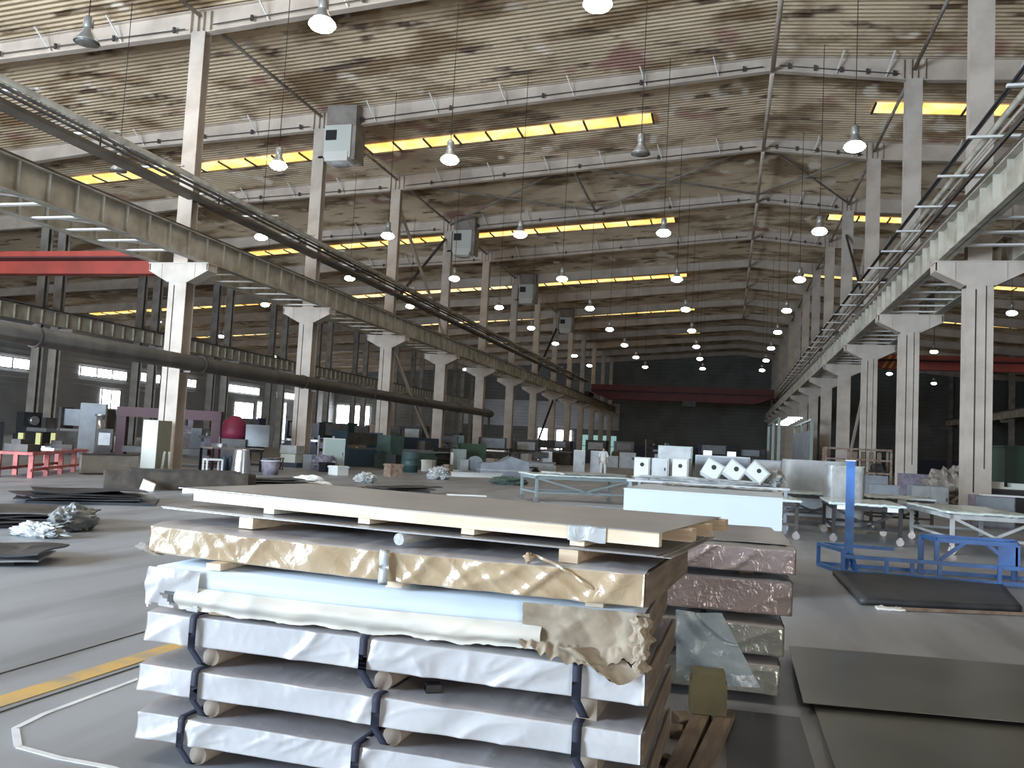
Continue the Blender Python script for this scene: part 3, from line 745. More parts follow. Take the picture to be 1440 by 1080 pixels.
obj('film_knot', MB().grid(knot, 16, 10, 0, True), KRAFTF, gb)
# spacers carrying the loose sheets
z2 = 1.196
sp_top = gz + .150
A2 = math.radians(-8.75)
def on2(s, d):                                          # point along the loose-sheet front edge
    return Vector((-3.01 + s * cos(A2) - d * sin(A2), 4.20 + s * sin(A2) + d * cos(A2), 0))
for lab, s, m in (('by the white corner', .56, WOODP), ('at the torn end', 2.36, WOOD)):
    p = on2(s, .02); o = obj('timber_spacer', MB().box(-.045, .045, 0, 1.1, 0, z2 - .008 - sp_top), m, None, (p.x, p.y, sp_top), A2); tag(o, f'square timber spacer under the loose steel sheets, {lab}', 'timber', 'spacers under the loose sheets')
p = on2(1.50, .0)
o = obj('film_wrapped_spacer', MB().tube((0, 0, (z2 - .008 - sp_top) / 2), (0, 1.0, (z2 - .008 - sp_top) / 2), (z2 - .008 - sp_top) / 2, 14), PLASTW, None, (p.x, p.y, sp_top), A2)
tag(o, 'round spacer wrapped in crinkled film under the loose steel sheets, in the middle', 'timber')
# loose sheets fanned
for k, (dx, dy, da, lab) in enumerate(((0.03, .03, .000, 'lowest'), (0, 0, .006, 'middle'), (-.03, .02, -.008, 'upper'))):
    def sf(u, v): return (2.79 * u, 1.13 * v, -.004 * sin(pi * u) * (1 + .4 * noise.noise(Vector((u * 4, 0, k)))) + .002)
    p = on2(dx, dy)
    o = obj('steel_sheet', MB().grid(sf, 24, 6, 0, False, thick=.0025), [SHEETE if k < 2 else SHEET], None, (p.x, p.y, z2 - .004 + k * .0045), A2 + da)
    tag(o, f'{lab} loose thin steel sheet in the fan below the top pallet', 'steel sheet', 'loose sheets below the pallet')
# top pallet: blocks, boards, sheet
A1 = math.radians(-11.55)
pt = thing('timber_pallet', 'low pallet of pale boards and blocks topping the tall stack', 'pallet', (-3.0, 4.34, z2 + .0085), A1)
for s in (.62, 1.24, 1.84, 2.40):
    obj('block', MB().box(s - .035, s + .035, .03, 1.12, 0, .032), WOODP if s > .7 else WHITEP, pt)
bd = MB().grid(lambda u, v: (.08 + 2.70 * u, .02 + .045 * v, .092 - .003 * sin(pi * u)), 20, 1, 0, False, thick=.061)
obj('front_board', bd, WOODP, pt)
for y in (.35, .70, 1.08): obj('board', MB().box(.1, 2.84, y, y + .09, .031, .091), WOOD, pt)
obj('tape', MB().grid(lambda u, v: (2.36 + .18 * u, .012 - .004 * sin(u * 12) , .094 - .068 * v - .004 * sin(u * 9)), 8, 6, 0, True), PLASTW, pt)
def tops(u, v): return (-.02 + 2.82 * u, 1.18 * v, .004 * sin(pi * u) * -1 + .003 * noise.noise(Vector((u * 3, v * 2, 0))))
o = obj('steel_sheet', MB().grid(tops, 30, 8, 0, False, thick=.003), SHEET, None, (-3.0, 4.34, z2 + .0085 + .0985), A1)
tag(o, 'broad grey brown steel sheet lying on top of the tall stack', 'steel sheet')

# ------------------------------------------------------------------ second stack behind
S2 = [(.06, .205, 'lowest', SILVF, .38, 0), (.315, .205, 'second from the floor', SILVF, .40, 0), (.58, .225, 'third from the floor', PINKF, .45, .02), (.86, .175, 'topmost', PINKF, .46, -.02)]
for k, (z, h, lab, m, xr, da) in enumerate(S2):
    r = bundle('sheet_bundle', f'crinkled film wrapped bundle, {lab} of the lower stack behind the tall stack', xr - 2.5, 6.10 + .03 * (k == 3), z, 2.5, 1.5, h, 71 + k * 7, [m, TOPF if k < 3 else SHEET], .018, [1.98] if k < 2 else [], [], .05, ang=math.radians(1.0 + da * 40), grp='bundles of the lower stack', nx=230)
    zb = 0 if k == 0 else S2[k - 1][0] + S2[k - 1][1] + .002
    for x in (.3, 1.25, 2.2):
        obj('runner', MB().box(x - .05, x + .05, .32, 1.44, zb - z + .006, -.001), WOODG, r)
for k, (x, y, a, l, w, lab) in enumerate(((-.42, 6.2, .02, 1.45, .9, 'cardboard sheet lying loose over the topmost crinkled bundle'), )):
    o = obj('board_sheet', MB().grid(lambda u, v: (1.36 * u - .52, 1.38 * v, .004 + .01 * noise.noise(Vector((u * 4, v * 3, 1)))), 16, 8, 0, False, thick=.004), SHEET, None, (x, y + .03, 1.052), .03)
    tag(o, lab, 'sheet')
# hanging bluish bag, foam block, planks between the stacks
def bagf(u, v):
    x = -.30 + .30 * u + .22 * v * u + .03 * v; z = .60 - .40 * v - .03 * u * 0
    y = 5.98 - .20 * v - .05 * sin(pi * u) - .05 * noise.noise(Vector((u * 3, v * 4, 2))) - .03 * fold(u * .5, v * .5, 2)
    return (x, y, z)
o = obj('plastic_film', MB().grid(bagf, 26, 26, 0, True), BLUEPL, None); tag(o, 'bluish translucent plastic film hanging between the two stacks', 'plastic film')
o = obj('foam_block', MB().box(-.11, .11, -.10, .10, 0, .19).box(-.10, .10, -.09, .09, .19, .24), FOAM, None, (-.07, 5.62, .065), .08); tag(o, 'yellowish foam block under the hanging plastic film', 'foam block')
for k, (x, y, a, l, lab) in enumerate(((-.16, 4.98, -.10, 1.35, 'nearer the tall stack'), (-.03, 5.05, -.12, 1.30, 'nearer the dark floor sheet'))):
    o = obj('timber_plank', MB().box(-.05, .05, -l / 2, l / 2, 0, .06), WOODG, None, (x, y, .001), a); tag(o, f'weathered plank on the floor between the stacks, {lab}', 'plank', 'planks between the stacks')
for k, (x, y, s) in enumerate(((-.235, 5.25, .035), (-.21, 5.45, .045), (-.245, 4.75, .03))):
    o = obj('timber_offcut', MB().box(-s, s, -s * 1.5, s * 1.5, 0, s * 1.6), WOODG, None, (x, y, 0), .4 * k); tag(o, f'brown timber offcut beside the foot of the tall stack, {ORD[k + 1]} along the plank', 'timber offcut', 'offcuts beside the plank')

# ------------------------------------------------------------------ floor sheets
def fsheet(name, label, pts, z, m, th=.004, cat='steel sheet'):
    c = Vector((sum(p[0] for p in pts) / 4, sum(p[1] for p in pts) / 4, 0))
    def f(u, v):
        a, b_, d, e = [Vector((p[0], p[1], 0)) for p in pts]
        q = a.lerp(b_, u).lerp(e.lerp(d, u), v) - c
        return (q.x, q.y, z + .004 * noise.noise(Vector((u * 4, v * 3, len(label)))))
    o = obj(name, MB().grid(f, 16, 10, 0, False, thick=th), m, None, (c.x, c.y, 0)); return tag(o, label, cat)
fsheet('steel_sheet', 'grey green steel sheet with bright far edge on the floor beside the lower stack', [(.53, 6.02), (3.6, 6.35), (3.7, 8.05), (.55, 7.75)], .075, GSHEET)
fsheet('steel_sheet', 'grey green steel sheet on the floor at the bottom corner, closest to the camera', [(.60, 3.2), (3.4, 3.2), (3.3, 6.3), (.60, 6.14)], .045, GSHEET)
fsheet('steel_sheet', 'narrow dark sheet on the floor between the planks and the corner sheet', [(.04, 3.6), (.52, 3.6), (.50, 5.9), (.06, 5.9)], .012, DSHEET)
for k, (x, y, l) in enumerate(((.75, 7.0, 1.3), (2.6, 7.1, 1.3))):
    o = obj('timber_plank', MB().box(-.04, .04, -l / 2, l / 2, 0, .064), WOODG, None, (x, y, 0)); tag(o, f'plank propping the grey green floor sheet, {"next to the lower stack" if k == 0 else "farther from the lower stack"}', 'plank')
for k, (x, y, l) in enumerate(((.8, 4.6, 2.6), (2.6, 4.6, 2.6))):
    o = obj('timber_plank', MB().box(-.03, .03, -l / 2, l / 2, 0, .034), WOODG, None, (x, y, 0)); tag(o, f'thin plank under the corner floor sheet, {"on its stack side" if k == 0 else "on its outer side"}', 'plank')
# black mat and the rag on it
def matf(u, v):
    a = Vector((1.54, 10.76, 0)).lerp(Vector((3.35, 11.25, 0)), u); c = Vector((1.52, 13.3, 0)).lerp(Vector((3.7, 13.2, 0)), u)
    q = a.lerp(c, v); return (q.x, q.y, .075 + .012 * noise.noise(Vector((u * 4, v * 3, 3))))
o = obj('black_sheet_pad', MB().grid(matf, 20, 16, 0, True, thick=.07), MATB, None); tag(o, 'thick black sheet pad lying in front of the blue frame', 'pad')
def ragf(u, v): return (.30 * u, .14 * v * (1 + .3 * sin(u * 9)), .025 + .02 * noise.noise(Vector((u * 6, v * 5, 1))))
o = obj('paper_scrap', MB().grid(ragf, 12, 6, 0, True, thick=.02), WHITEP, None, (1.68, 10.52, 0)); tag(o, 'crumpled white paper scrap on the floor before the black pad', 'paper')
o = obj('angle_iron', MB().bar((0, 0, .02), (2.0, .62, .02), .05, .03), RUST, None, (1.95, 10.62, 0)); tag(o, 'long rusty angle iron along the front of the black pad', 'steel bar')
o = obj('paper_scrap', MB().grid(lambda u, v: (.3 * u, .25 * v, .006 + .004 * sin(u * 5)), 6, 4, 0, True, thick=.004), WHITEP, None, (2.66, 8.5, 0), -.4); tag(o, 'white paper sheet on the floor at the picture edge', 'paper')
r = thing('hand_trolley', 'red trolley with a small black wheel, cut by the picture edge', 'trolley', (2.98, 9.35, 0))
obj('frame', MB().bar((0, 0, .11), (.5, .1, .13), .06, .05).bar((.1, 0, .11), (.35, .2, .5), .04, .04), REDFR, r)
obj('wheel', MB().tube((-.02, -.03, .085), (-.02, .03, .085), .085, 18), BLACK, r)

# ------------------------------------------------------------------ white box of panels behind the stacks
wb = thing('panel_crate', 'large pale blue white box of panels standing behind the lower stack', 'crate', (-1.22, 10.76, 0), math.radians(-3))
obj('body', MB().box(0, 1.87, 0, 1.9, .10, 1.165), WBOX, wb); obj('lid', MB().box(-.006, 1.876, -.006, 1.906, 1.155, 1.17), WBOX, wb)
for x in (.15, .95, 1.75): obj('skid', MB().box(x - .05, x + .05, .05, 1.85, 0, .10), WOOD, wb)
def filmtop(u, v): return (.25 + 1.5 * u, 1.55 + .32 * v, .012 + .035 * abs(noise.noise(Vector((u * 9, v * 4, 3)))) + .02 * max(0, noise.noise(Vector((u * 22, v * 9, 5)))))
o = obj('plastic_film', MB().grid(lambda u, v: filmtop(u, v), 60, 12, 0, True), PLASTW, None, (-1.22, 10.76, 1.17), math.radians(-3)); tag(o, 'crumpled clear film lying on the far edge of the white box', 'plastic film')

# ------------------------------------------------------------------ cabinets and machines
def on_floor_box(name, label, cat, x, y, rz, w, d, h, m, group=None):
    return thing(name, label, cat, (x, y, 0), rz, group)
def cabinet(label, x, y, rz, w, d, h, m, m2=None, z=0.0, name='metal_cabinet', group=None, doors=1, hole=False):
    r = thing(name, label, 'cabinet', (x, y, z), rz, group)
    b = MB().box(-w / 2, w / 2, -d / 2, d / 2, .04, h).box(-w / 2 + .03, w / 2 - .03, -d / 2 + .03, d / 2 - .03, 0, .05)
    obj('body', b, m, r)
    for k in range(doors):
        a = -w / 2 + .02 + k * (w - .04) / doors; c = a + (w - .04) / doors - .01
        dr = obj('door', MB().box(a, c, -d / 2 - .018, -d / 2 - .001, .07, h - .03), m2 or m, r)
        if hole: obj('port', MB().tube((0, -d / 2 - .024, h * .68), (0, -d / 2 - .017, h * .68), min(w, h) * .13, 16), BLACK, dr)
        else: obj('handle', MB().box(c - .07, c - .05, -d / 2 - .04, -d / 2 - .016, h * .45, h * .58), BLACK, dr)
    return r
def machine(label, x, y, rz, w, d, h, m, m2=DARK, name='workshop_machine', kind=0, group=None):
    r = thing(name, label, 'machine', (x, y, 0), rz, group)
    obj('base', MB().box(-w / 2, w / 2, -d / 2, d / 2, 0, h * .42).box(-w / 2 + .1, w / 2 - .1, -d / 2 + .08, d / 2 - .08, h * .42, h * .5), m, r)
    if kind == 0:      # mill: column with head
        obj('column', MB().box(w * .05, w * .38, -d * .2, d * .42, h * .5, h), m, r)
        hd = obj('head', MB().box(-w * .25, w * .2, -d * .3, d * .2, h * .72, h * .96), m2, r)
        obj('spindle', MB().tube((-w * .1, 0, h * .55), (-w * .1, 0, h * .73), .07, 10), CHROME, hd)
        obj('table', MB().box(-w * .62, w * .5, -d * .45, d * .3, h * .5, h * .56), CHROME, r)
    elif kind == 1:    # press brake: two side plates and a beam
        for s in (-1, 1): obj('side_plate', MB().box(s * w * .46 - .06, s * w * .46 + .06, -d * .3, d * .5, h * .42, h), m, r)
        obj('ram', MB().box(-w * .46, w * .46, -d * .1, d * .12, h * .62, h * .97), m2, r)
        obj('bed', MB().box(-w * .5, w * .5, -d * .3, d * .2, h * .5, h * .55), CHROME, r)
    elif kind == 2:    # lathe: headstock, bed, tailstock
        obj('headstock', MB().box(-w * .5, -w * .22, -d * .4, d * .4, h * .5, h), m, r)
        obj('bed', MB().box(-w * .22, w * .5, -d * .25, d * .25, h * .5, h * .6), CHROME, r)
        obj('tailstock', MB().box(w * .3, w * .45, -d * .25, d * .25, h * .6, h * .88), m2, r)
        obj('chuck', MB().tube((-w * .22, 0, h * .78), (-w * .14, 0, h * .78), h * .12, 16), CHROME, r)
    else:              # control cubicle on a plinth
        obj('cubicle', MB().box(-w * .42, w * .42, -d * .4, d * .4, h * .5, h), m2, r)
        obj('panel', MB().box(-w * .3, w * .3, -d * .42, -d * .4, h * .6, h * .9), LGREY, r)
    return r
def bench(label, x, y, rz, l, w, h, mt, ml, name='work_bench', shelf=True, cat='bench'):
    r = thing(name, label, cat, (x, y, 0), rz)
    obj('top', MB().box(-l / 2, l / 2, -w / 2, w / 2, h - .05, h), mt, r)
    for sx in (-1, 1):
        for sy in (-1, 1): obj('leg', MB().box(sx * (l / 2 - .08) - .035, sx * (l / 2 - .08) + .035, sy * (w / 2 - .06) - .035, sy * (w / 2 - .06) + .035, 0, h - .05), ml, r)
    if shelf: obj('shelf', MB().box(-l / 2 + .08, l / 2 - .08, -w / 2 + .06, w / 2 - .06, h * .3, h * .34), ml, r)
    return r
def blob(name, label, cat, x, y, z, rx, ry, rz_, m, seed, n=0.35):
    def f(u, v):
        t = 2 * pi * u; p = pi * v; d = Vector((cos(t) * sin(p), sin(t) * sin(p), cos(p)))
        k = .9 + n * .8 * noise.noise(d * 1.8 + Vector((seed, 0, 0))) + n * 1.1 * abs(noise.noise(d * 3.5 + Vector((0, seed, 0)))) + n * .5 * abs(noise.noise(d * 9 + Vector((0, seed, 4))))
        return (d.x * rx * k, d.y * ry * k, max(0, rz_ * (.85 + d.z * k)))
    o = obj(name, MB().grid(f, 44, 24, 0, False), m, None, (x, y, z)); return tag(o, label, cat)
def heap(x, y, rz, n, l, w, labels, m, seed, step=.05, warp=.06):
    rr = random.Random(seed); z = 0.0
    for k in range(n):
        ll, ww = l * rr.uniform(.75, 1), w * rr.uniform(.75, 1); s = rr.random() * 9
        z += rr.uniform(.6, 1.3) * step
        def f(u, v): return ((u - .5) * ll, (v - .5) * ww, z + warp * (k + .4) / n * noise.noise(Vector((u * 2, v * 2, s))))
        o = obj('metal_sheet', MB().grid(f, 12, 6, 0, False, thick=z if k == 0 else .02), m[k % len(m)], None, (x + rr.uniform(-.2, .2), y + rr.uniform(-.2, .2), 0), rz + rr.uniform(-.25, .25))
        tag(o, labels.format(['lowest', 'second lowest', 'third', 'fourth', 'fifth', 'upper', 'topmost'][k] if k < n - 1 else 'topmost'), 'metal sheet')

# left side, near the long pipe row
rb = thing('roller_bench', 'long faded red bench frame with dull yellow posts at the picture edge', 'bench', (-20.3, 22.4, 0), math.atan2(4.3, -2.0))
obj('top', MB().box(-2.7, 2.7, -.5, .5, .64, .72), REDFR, rb)
for s in (-2.5, -1.2, .1, 1.4, 2.5):
    for t in (-.42, .42): obj('leg', MB().box(s - .06, s + .06, t - .06, t + .06, 0, .64), REDFR, rb)
for t in (-.42, .42): obj('rail', MB().box(-2.6, 2.6, t - .03, t + .03, .18, .26), REDFR, rb)
for s in (-.9, .6, 2.0): obj('post', MB().box(s - .07, s + .07, .36, .50, .72, 1.22), GANGY, rb)
for k, (s, m, h, lab) in enumerate(((-2.0, DARK, .34, 'black iron casting'), (-.2, CHROME, .12, 'bright machined plate'), (1.2, DARK, .28, 'dark iron block with a step'))):
    c, q = cos(math.atan2(4.3, -2.0)), sin(math.atan2(4.3, -2.0))
    o = obj('iron_part', MB().box(-.4, .4, -.25, .25, 0, h * .6).box(-.22, .1, -.2, .2, h * .6, h), m, None, (-20.3 + c * s, 22.4 + q * s, .72), .3 * k); tag(o, f'{lab} lying on the faded red bench', 'iron part')
r = thing('drum_machine', 'dark machine with a pale round hose coil at the picture edge', 'machine', (-25.6, 23.6, 0), .5)
obj('body', MB().box(-1.6, 1.6, -.9, .9, 0, 1.5).box(-1.3, .9, -.7, .7, 1.5, 2.1), BLUED, r)
g = MB()
for k in range(3):
    pts = [(cos(t) * (.34 + .06 * k) + .6, -1.0 - .05 * k, 2.0 + sin(t) * (.34 + .06 * k)) for t in [i * pi / 10 for i in range(3, 19)]]
    g.poly(pts, .03, 6)
obj('hose_coil', g, LGREY, r)
cabinet('tall pale grey switch cabinet far behind the red bench', -27.7, 33.2, .6, 1.05, .8, 2.48, STEELD, GREY)
o = obj('steel_column_stub', MB().tube((0, 0, 0), (0, 0, 1.9), .17, 14).tube((0, 0, 1.9), (0, 0, 2.0), .24, 14), CHROME, None, (-26.0, 31.6, 0)); tag(o, 'shiny upright cylinder standing before the pale switch cabinet', 'cylinder')
lw = thing('low_partition', 'low drab grey box wall beside the red bench', 'partition', (-19.2, 23.9, 0), math.atan2(1.6, .62))
obj('panel', MB().box(-.95, .95, -.06, .06, .05, .62), STEELD, lw); obj('cap', MB().box(-.97, .97, -.09, .09, .62, .66), DARK, lw); obj('foot', MB().box(-.9, .9, -.15, .15, 0, .05), DARK, lw)
rg = thing('gantry_machine', 'maroon red portal machine frame behind the first column', 'machine', (-22.6, 31.6, 0), .35)
for s in (-1.9, 1.9): obj('upright', MB().box(s - .18, s + .18, -.2, .2, 0, 2.3), MAROON, rg)
obj('crossbeam', MB().box(-2.1, 2.1, -.25, .25, 1.95, 2.35), MAROON, rg); obj('table', MB().box(-1.7, 1.7, -.5, .5, .5, .75), DARK, rg)
mg = thing('magenta_machine', 'machine with bright magenta red hood just beyond the first column', 'machine', (-22.3, 36.0, 0), .3)
obj('base', MB().box(-.7, .7, -.6, .6, 0, 1.2), DARK, mg); obj('hood', MB().lathe([(0, 0), (.55, 0), (.62, .3), (.5, .8), (.2, 1.05), (0, 1.08)], (0, 0, 1.2), 18), mat('magenta_hood', (.22, .02, .055), .55), mg); obj('panel', MB().box(.62, 1.7, -.4, .4, .9, 1.9), GREY, mg)
tb2 = machine('dark narrow machine between the low partition and the tall white cabinet', -21.4, 26.3, .6, .62, .7, 1.43, DARK, DARK, kind=3)
wc = thing('tall_cabinet', 'tall cabinet with one white side and one olive side in front of the first column', 'cabinet', (-19.75, 26.9, 0), math.radians(38 + 45))
obj('body', MB().box(-.33, .33, -.33, .33, 0, 1.82), CREAM, wc)
obj('door', MB().box(.331, .352, -.32, .32, .03, 1.80), CREAM, wc)
obj('side_panel', MB().box(-.33, .33, -.352, -.331, 0, 1.82), OLIVE, wc)
# faces turned to the camera: olive one on the right, white on the left
for s, a in ((-.1, .06), (.12, -.08)):
    o = obj('timber_strip', MB().box(-.04, .04, -.02, .02, 0, .75), OLIVE, None, (-19.05 + s, 26.55 + s * .6, 0), .4); o.rotation_euler = (-.12, a, .4); tag(o, f'thin strip leaning on the olive side of the tall cabinet, {"leaning one way" if s < 0 else "leaning the other way"}', 'strip')
dpile = thing('timber_block', 'long dark block of baulks lying before the tall white cabinet', 'timber', (-14.1, 19.9, 0), math.atan2(1.9, 1.2) - .25)
obj('baulk', MB().box(-1.6, 1.9, -.45, -.02, 0, .46), WOODD, dpile); obj('baulk', MB().box(-1.3, 2.2, .0, .44, 0, .44), WOODD, dpile); obj('cap_board', MB().box(-1.0, 1.7, -.40, .35, .46, .51), DARK, dpile)
o = obj('paper_scrap', MB().grid(lambda u, v: (.36 * u, .26 * v * (1 - .5 * u), .02 + .28 * v * (1 - u * .4)), 6, 6, 0, True, thick=.02), WHITEP, None, (-14.15, 18.75, 0), .3); tag(o, 'white folded paper leaning on the dark timber block', 'paper')
o = obj('paper_roll', MB().tube((0, 0, .06), (.5, .25, .06), .06, 10), WHITEP, None, (-13.05, 18.95, 0)); tag(o, 'white paper roll lying beyond the dark timber block', 'paper')
wbn = bench('dark workbench with bottles under it beyond the first column', -18.75, 30.2, math.atan2(2.4, .8), 2.5, .8, .93, STEELD, BLACK)
o = obj('steel_tray', MB().box(-.25, .25, -.18, .18, 0, .14).box(-.02, .02, -.02, .02, .14, .42), CHROME, None, (-18.95, 29.6, .93)); tag(o, 'small bright tool tray standing on the dark workbench', 'tool tray')
for k in range(3):
    o = obj('gas_bottle', MB().lathe([(0, 0), (.12, 0), (.12, .5), (.06, .6), (.04, .66), (0, .66)], n=12), BLUED, None, (-18.15 + .27 * k * .3, 28.75 + .27 * k, 0)); tag(o, f'dark blue bottle at the foot of the dark workbench, {ORD[k + 1]} from the tall cabinet', 'bottle', 'bottles by the workbench')
wf = thing('frame_stool', 'square white metal frame standing before the dark workbench', 'frame', (-17.6, 27.3, 0), .9)
obj('frame', MB().bar((-.27, 0, 0), (-.27, 0, .55), .05, .05).bar((.27, 0, 0), (.27, 0, .55), .05, .05).bar((-.27, 0, .53), (.27, 0, .53), .05, .05).bar((-.27, .4, 0), (-.27, .4, .55), .05, .05).bar((.27, .4, 0), (.27, .4, .55), .05, .05).bar((-.27, .4, .53), (.27, .4, .53), .05, .05).bar((-.27, 0, .53), (-.27, .4, .53), .05, .05).bar((.27, 0, .53), (.27, .4, .53), .05, .05), WHITEP, wf)
obj('seat', MB().box(-.25, .25, 0, .4, .55, .57), LGREY, wf)
o = obj('bent_sheet', MB().grid(lambda u, v: (.42 * cos(u * 2.2 + .4) * (1 - .25 * v), .42 * sin(u * 2.2 + .4) * -.8 * (1 - .25 * v), v * .98), 16, 8, 0, True, thick=.004), CHROME, None, (-17.5, 28.9, .004), .3); tag(o, 'curved bright metal sheet standing on end beside the dark workbench', 'metal sheet')
bn = thing('waste_bin', 'drab mesh bin on the floor beyond the curved bright sheet', 'bin', (-16.7, 29.6, 0))
obj('body', MB().lathe([(0, .0), (.28, 0), (.36, .52), (.34, .52), (.27, .03), (0, .03)], n=18), PURPLE, bn); obj('rim', MB().lathe([(.35, .5), (.38, .5), (.38, .55), (.35, .55)], n=18), LGREY, bn)
for k in range(3):
    chair = thing('work_stool', f'dark rough stool amid the clutter beyond the workbench, {ORD[k + 1]} from the bin', 'stool', (-18.2 - .3 * k, 31.9 + 1.0 * k, 0), .4 * k, 'stools near the bin')
    obj('seat', MB().box(-.22, .22, -.22, .22, .48, .53), PURPLE, chair)
    for sx in (-1, 1):
        for sy in (-1, 1): obj('leg', MB().box(sx * .17 - .025, sx * .17 + .025, sy * .17 - .025, sy * .17 + .025, 0, .48), DARK, chair)
heap(-13.0, 23.0, .9, 4, 2.6, 1.2, '{} dark sheet in the heap behind the tall stack, beside the white litter', [DSHEET, WOODD, SHEET], 3, .06)
blob('plastic_litter', 'white crumpled plastic litter beyond the dark sheet heap', 'plastic', -13.0, 25.4, 0, .55, .3, .16, WHITEP, 3)
blob('plastic_litter', 'small white torn plastic at the tip of the dark sheet heap', 'plastic', -12.0, 24.5, 0, .3, .2, .10, WHITEP, 8)
heap(-12.7, 15.2, .80, 5, 2.6, 1.4, '{} black sheet in the low heap in front of the dark timber block', [DSHEET, DSHEET, SHEET], 5, .045)
heap(-10.9, 11.3, .65, 5, 2.6, 1.5, '{} dark sheet in the heap with crumpled plastic at its foot', [DSHEET, DARK, SHEET], 8, .05)
blob('plastic_litter', 'crumpled clear plastic at the foot of the dark sheet heap', 'plastic', -9.35, 10.3, 0, .34, .14, .10, PLASTW, 5, .6)
blob('plastic_litter', 'greyish plastic sheet drooping over the end of the dark sheet heap', 'plastic', -9.55, 11.2, .0, .26, .40, .20, mat('grey_plastic', (.26, .27, .27), .4, col2=(.18, .19, .19), nscale=5), 11, .35)
heap(-8.3, 8.35, .55, 4, 1.5, .9, '{} bent sheet in the small heap nearest the camera', [DSHEET, SHEET, DARK], 12, .045)
# second column and beyond
pd = thing('column_guard', 'pale box plinth with a blue foot at the base of the second column', 'plinth', (-19.95, 37.25, 0))
obj('foot', MB().box(-.5, .5, -.42, .42, 0, .22), BLUED, pd); obj('body', MB().box(-.38, .38, -.36, .36, .22, .62), CREAM, pd); obj('cap', MB().box(-.42, .42, -.38, .38, .64, 1.02), LGREY, pd)
cabinet('white steel cabinet just beyond the second column', -17.6, 36.8, .55, .95, .6, 1.46, CREAM, MINT)
rk = thing('parts_rack', 'mauve grey parts rack between the second column and the white cabinet', 'rack', (-18.75, 38.3, 0), .5)
for s in (-.35, .35): obj('upright', MB().box(s - .03, s + .03, -.25, .25, 0, 1.55), LGREY, rk)
for z in (.1, .5, .95, 1.4): obj('shelf', MB().box(-.35, .35, -.25, .25, z, z + .04), PURPLE, rk)
for z in (.14, .54, .99): obj('bin', MB().box(-.3, .3, -.2, .2, z, z + .25), PURPLE, rk)
machine('long dull blue press machine between the second and third columns', -19.2, 43.2, math.atan2(3.4, 1.1), 3.0, 1.3, 1.85, mat('steel_blue', (.05, .10, .15), .5, col2=(.07, .09, .12), nscale=2), DARK, kind=1)
blob('plastic_bundle', 'grey tarpaulin lump at the foot of the white steel cabinet', 'tarpaulin', -17.2, 35.2, 0, .55, .45, .38, PURPLE, 2)
blob('plastic_bag', 'clear crumpled plastic bag alone on the floor behind the tall stack', 'plastic bag', -12.3, 28.4, 0, .32, .26, .18, PLASTW, 4, .5)
blob('plastic_bag', 'clear crumpled plastic bag at the end of the long white beam', 'plastic bag', -11.6, 34.3, 0, .42, .36, .26, PLASTW, 6, .5)
blob('plastic_bag', 'flat mesh bundle on the floor before the wrapped table', 'plastic bag', -8.4, 33.6, 0, .7, .4, .16, GREEN, 9, .4)
heap(-9.4, 24.1, .95, 3, 2.4, 1.1, '{} sheet in the flat dark pile on open floor past the tall stack', [LGREY, WOODD, DSHEET], 21, .10)
o = obj('board_scrap', MB().box(-.6, .6, -.12, .12, 0, .03), WHITEP, None, (-7.6, 25.2, 0), .4); tag(o, 'thin white strip on the open floor behind the tall stack', 'strip')
machine('green and grey lathe right beyond the third column', -16.6, 43.6, math.atan2(3, 1.2), 3.6, 1.2, 1.75, GREEN, DARK, kind=2)
dr = thing('steel_drum', 'dark green steel drum in front of the lathe', 'drum', (-14.9, 39.6, 0))
obj('body', MB().lathe([(0, 0), (.40, 0), (.40, .33), (.42, .34), (.40, .36), (.40, .66), (.42, .67), (.40, .69), (.40, 1.0), (0, 1.0)], n=22), mat('drum_green', (.05, .09, .09), .5), dr); obj('lid', MB().lathe([(0, 1.0), (.38, 1.0), (.38, .985)], n=22), DARK, dr)
o = obj('steel_beam', MB().box(-1.25, 1.25, -.16, .16, .18, .21).box(-1.25, 1.25, -.16, .16, 0, .03).box(-1.25, 1.25, -.02, .02, .03, .18), WHITEP, None, (-11.2, 38.6, 0), math.atan2(2.2, .95) - .5); tag(o, 'long white steel beam lying on the floor near the fifth column', 'steel beam')
cabinet('dark green machine cabinet behind the fourth column', -15.2, 51.0, .5, 1.6, 1.0, 1.5, mat('box_green', (.05, .085, .05), .5), name='machine_cabinet')
cabinet('small mint green cabinet in front of the dark green one', -15.3, 48.6, .5, .85, .6, 1.15, MINT, MINT)
r = thing('angle_trestle', 'white angle frame with a round reel near the dark green cabinet', 'frame', (-13.6, 44.5, 0), .6)
obj('frame', MB().bar((-.8, 0, .04), (1.1, 0, .04), .1, .08).bar((-.75, 0, 0), (-.75, 0, 1.0), .12, .12), WHITEP, r); obj('reel', MB().tube((.55, -.15, .45), (.55, .15, .45), .42, 20), GREY, r); obj('box', MB().box(-.35, .1, -.3, .3, .08, .65), LGREY, r)
t24 = thing('waste_skip', 'grey sloped steel skip before the fifth column', 'skip', (-10.7, 41.4, 0), .45)
obj('body', MB().prism([(-1.2, 0), (1.2, 0), (1.2, .75), (.3, 1.0), (-.2, .72), (-1.2, .62)], -.6, .6), GREY, t24); obj('rim', MB().box(-1.24, 1.24, -.64, .64, .28, .33), LGREY, t24)
machine('pale small machine with tilted table beyond the grey skip', -9.9, 46.6, .4, 1.5, 1.1, 1.3, LGREY, DARK, kind=0)
r = thing('wheeled_trolley', 'black wheeled frame between the grey skip and the pale machine', 'trolley', (-10.1, 44.3, 0), .5)
obj('frame', MB().box(-.5, .5, -.3, .3, .4, .46).bar((-.5, 0, .46), (-.5, 0, 1.15), .05, .05).bar((-.5, -.3, 1.12), (-.5, .3, 1.12), .05, .05), BLACK, r)
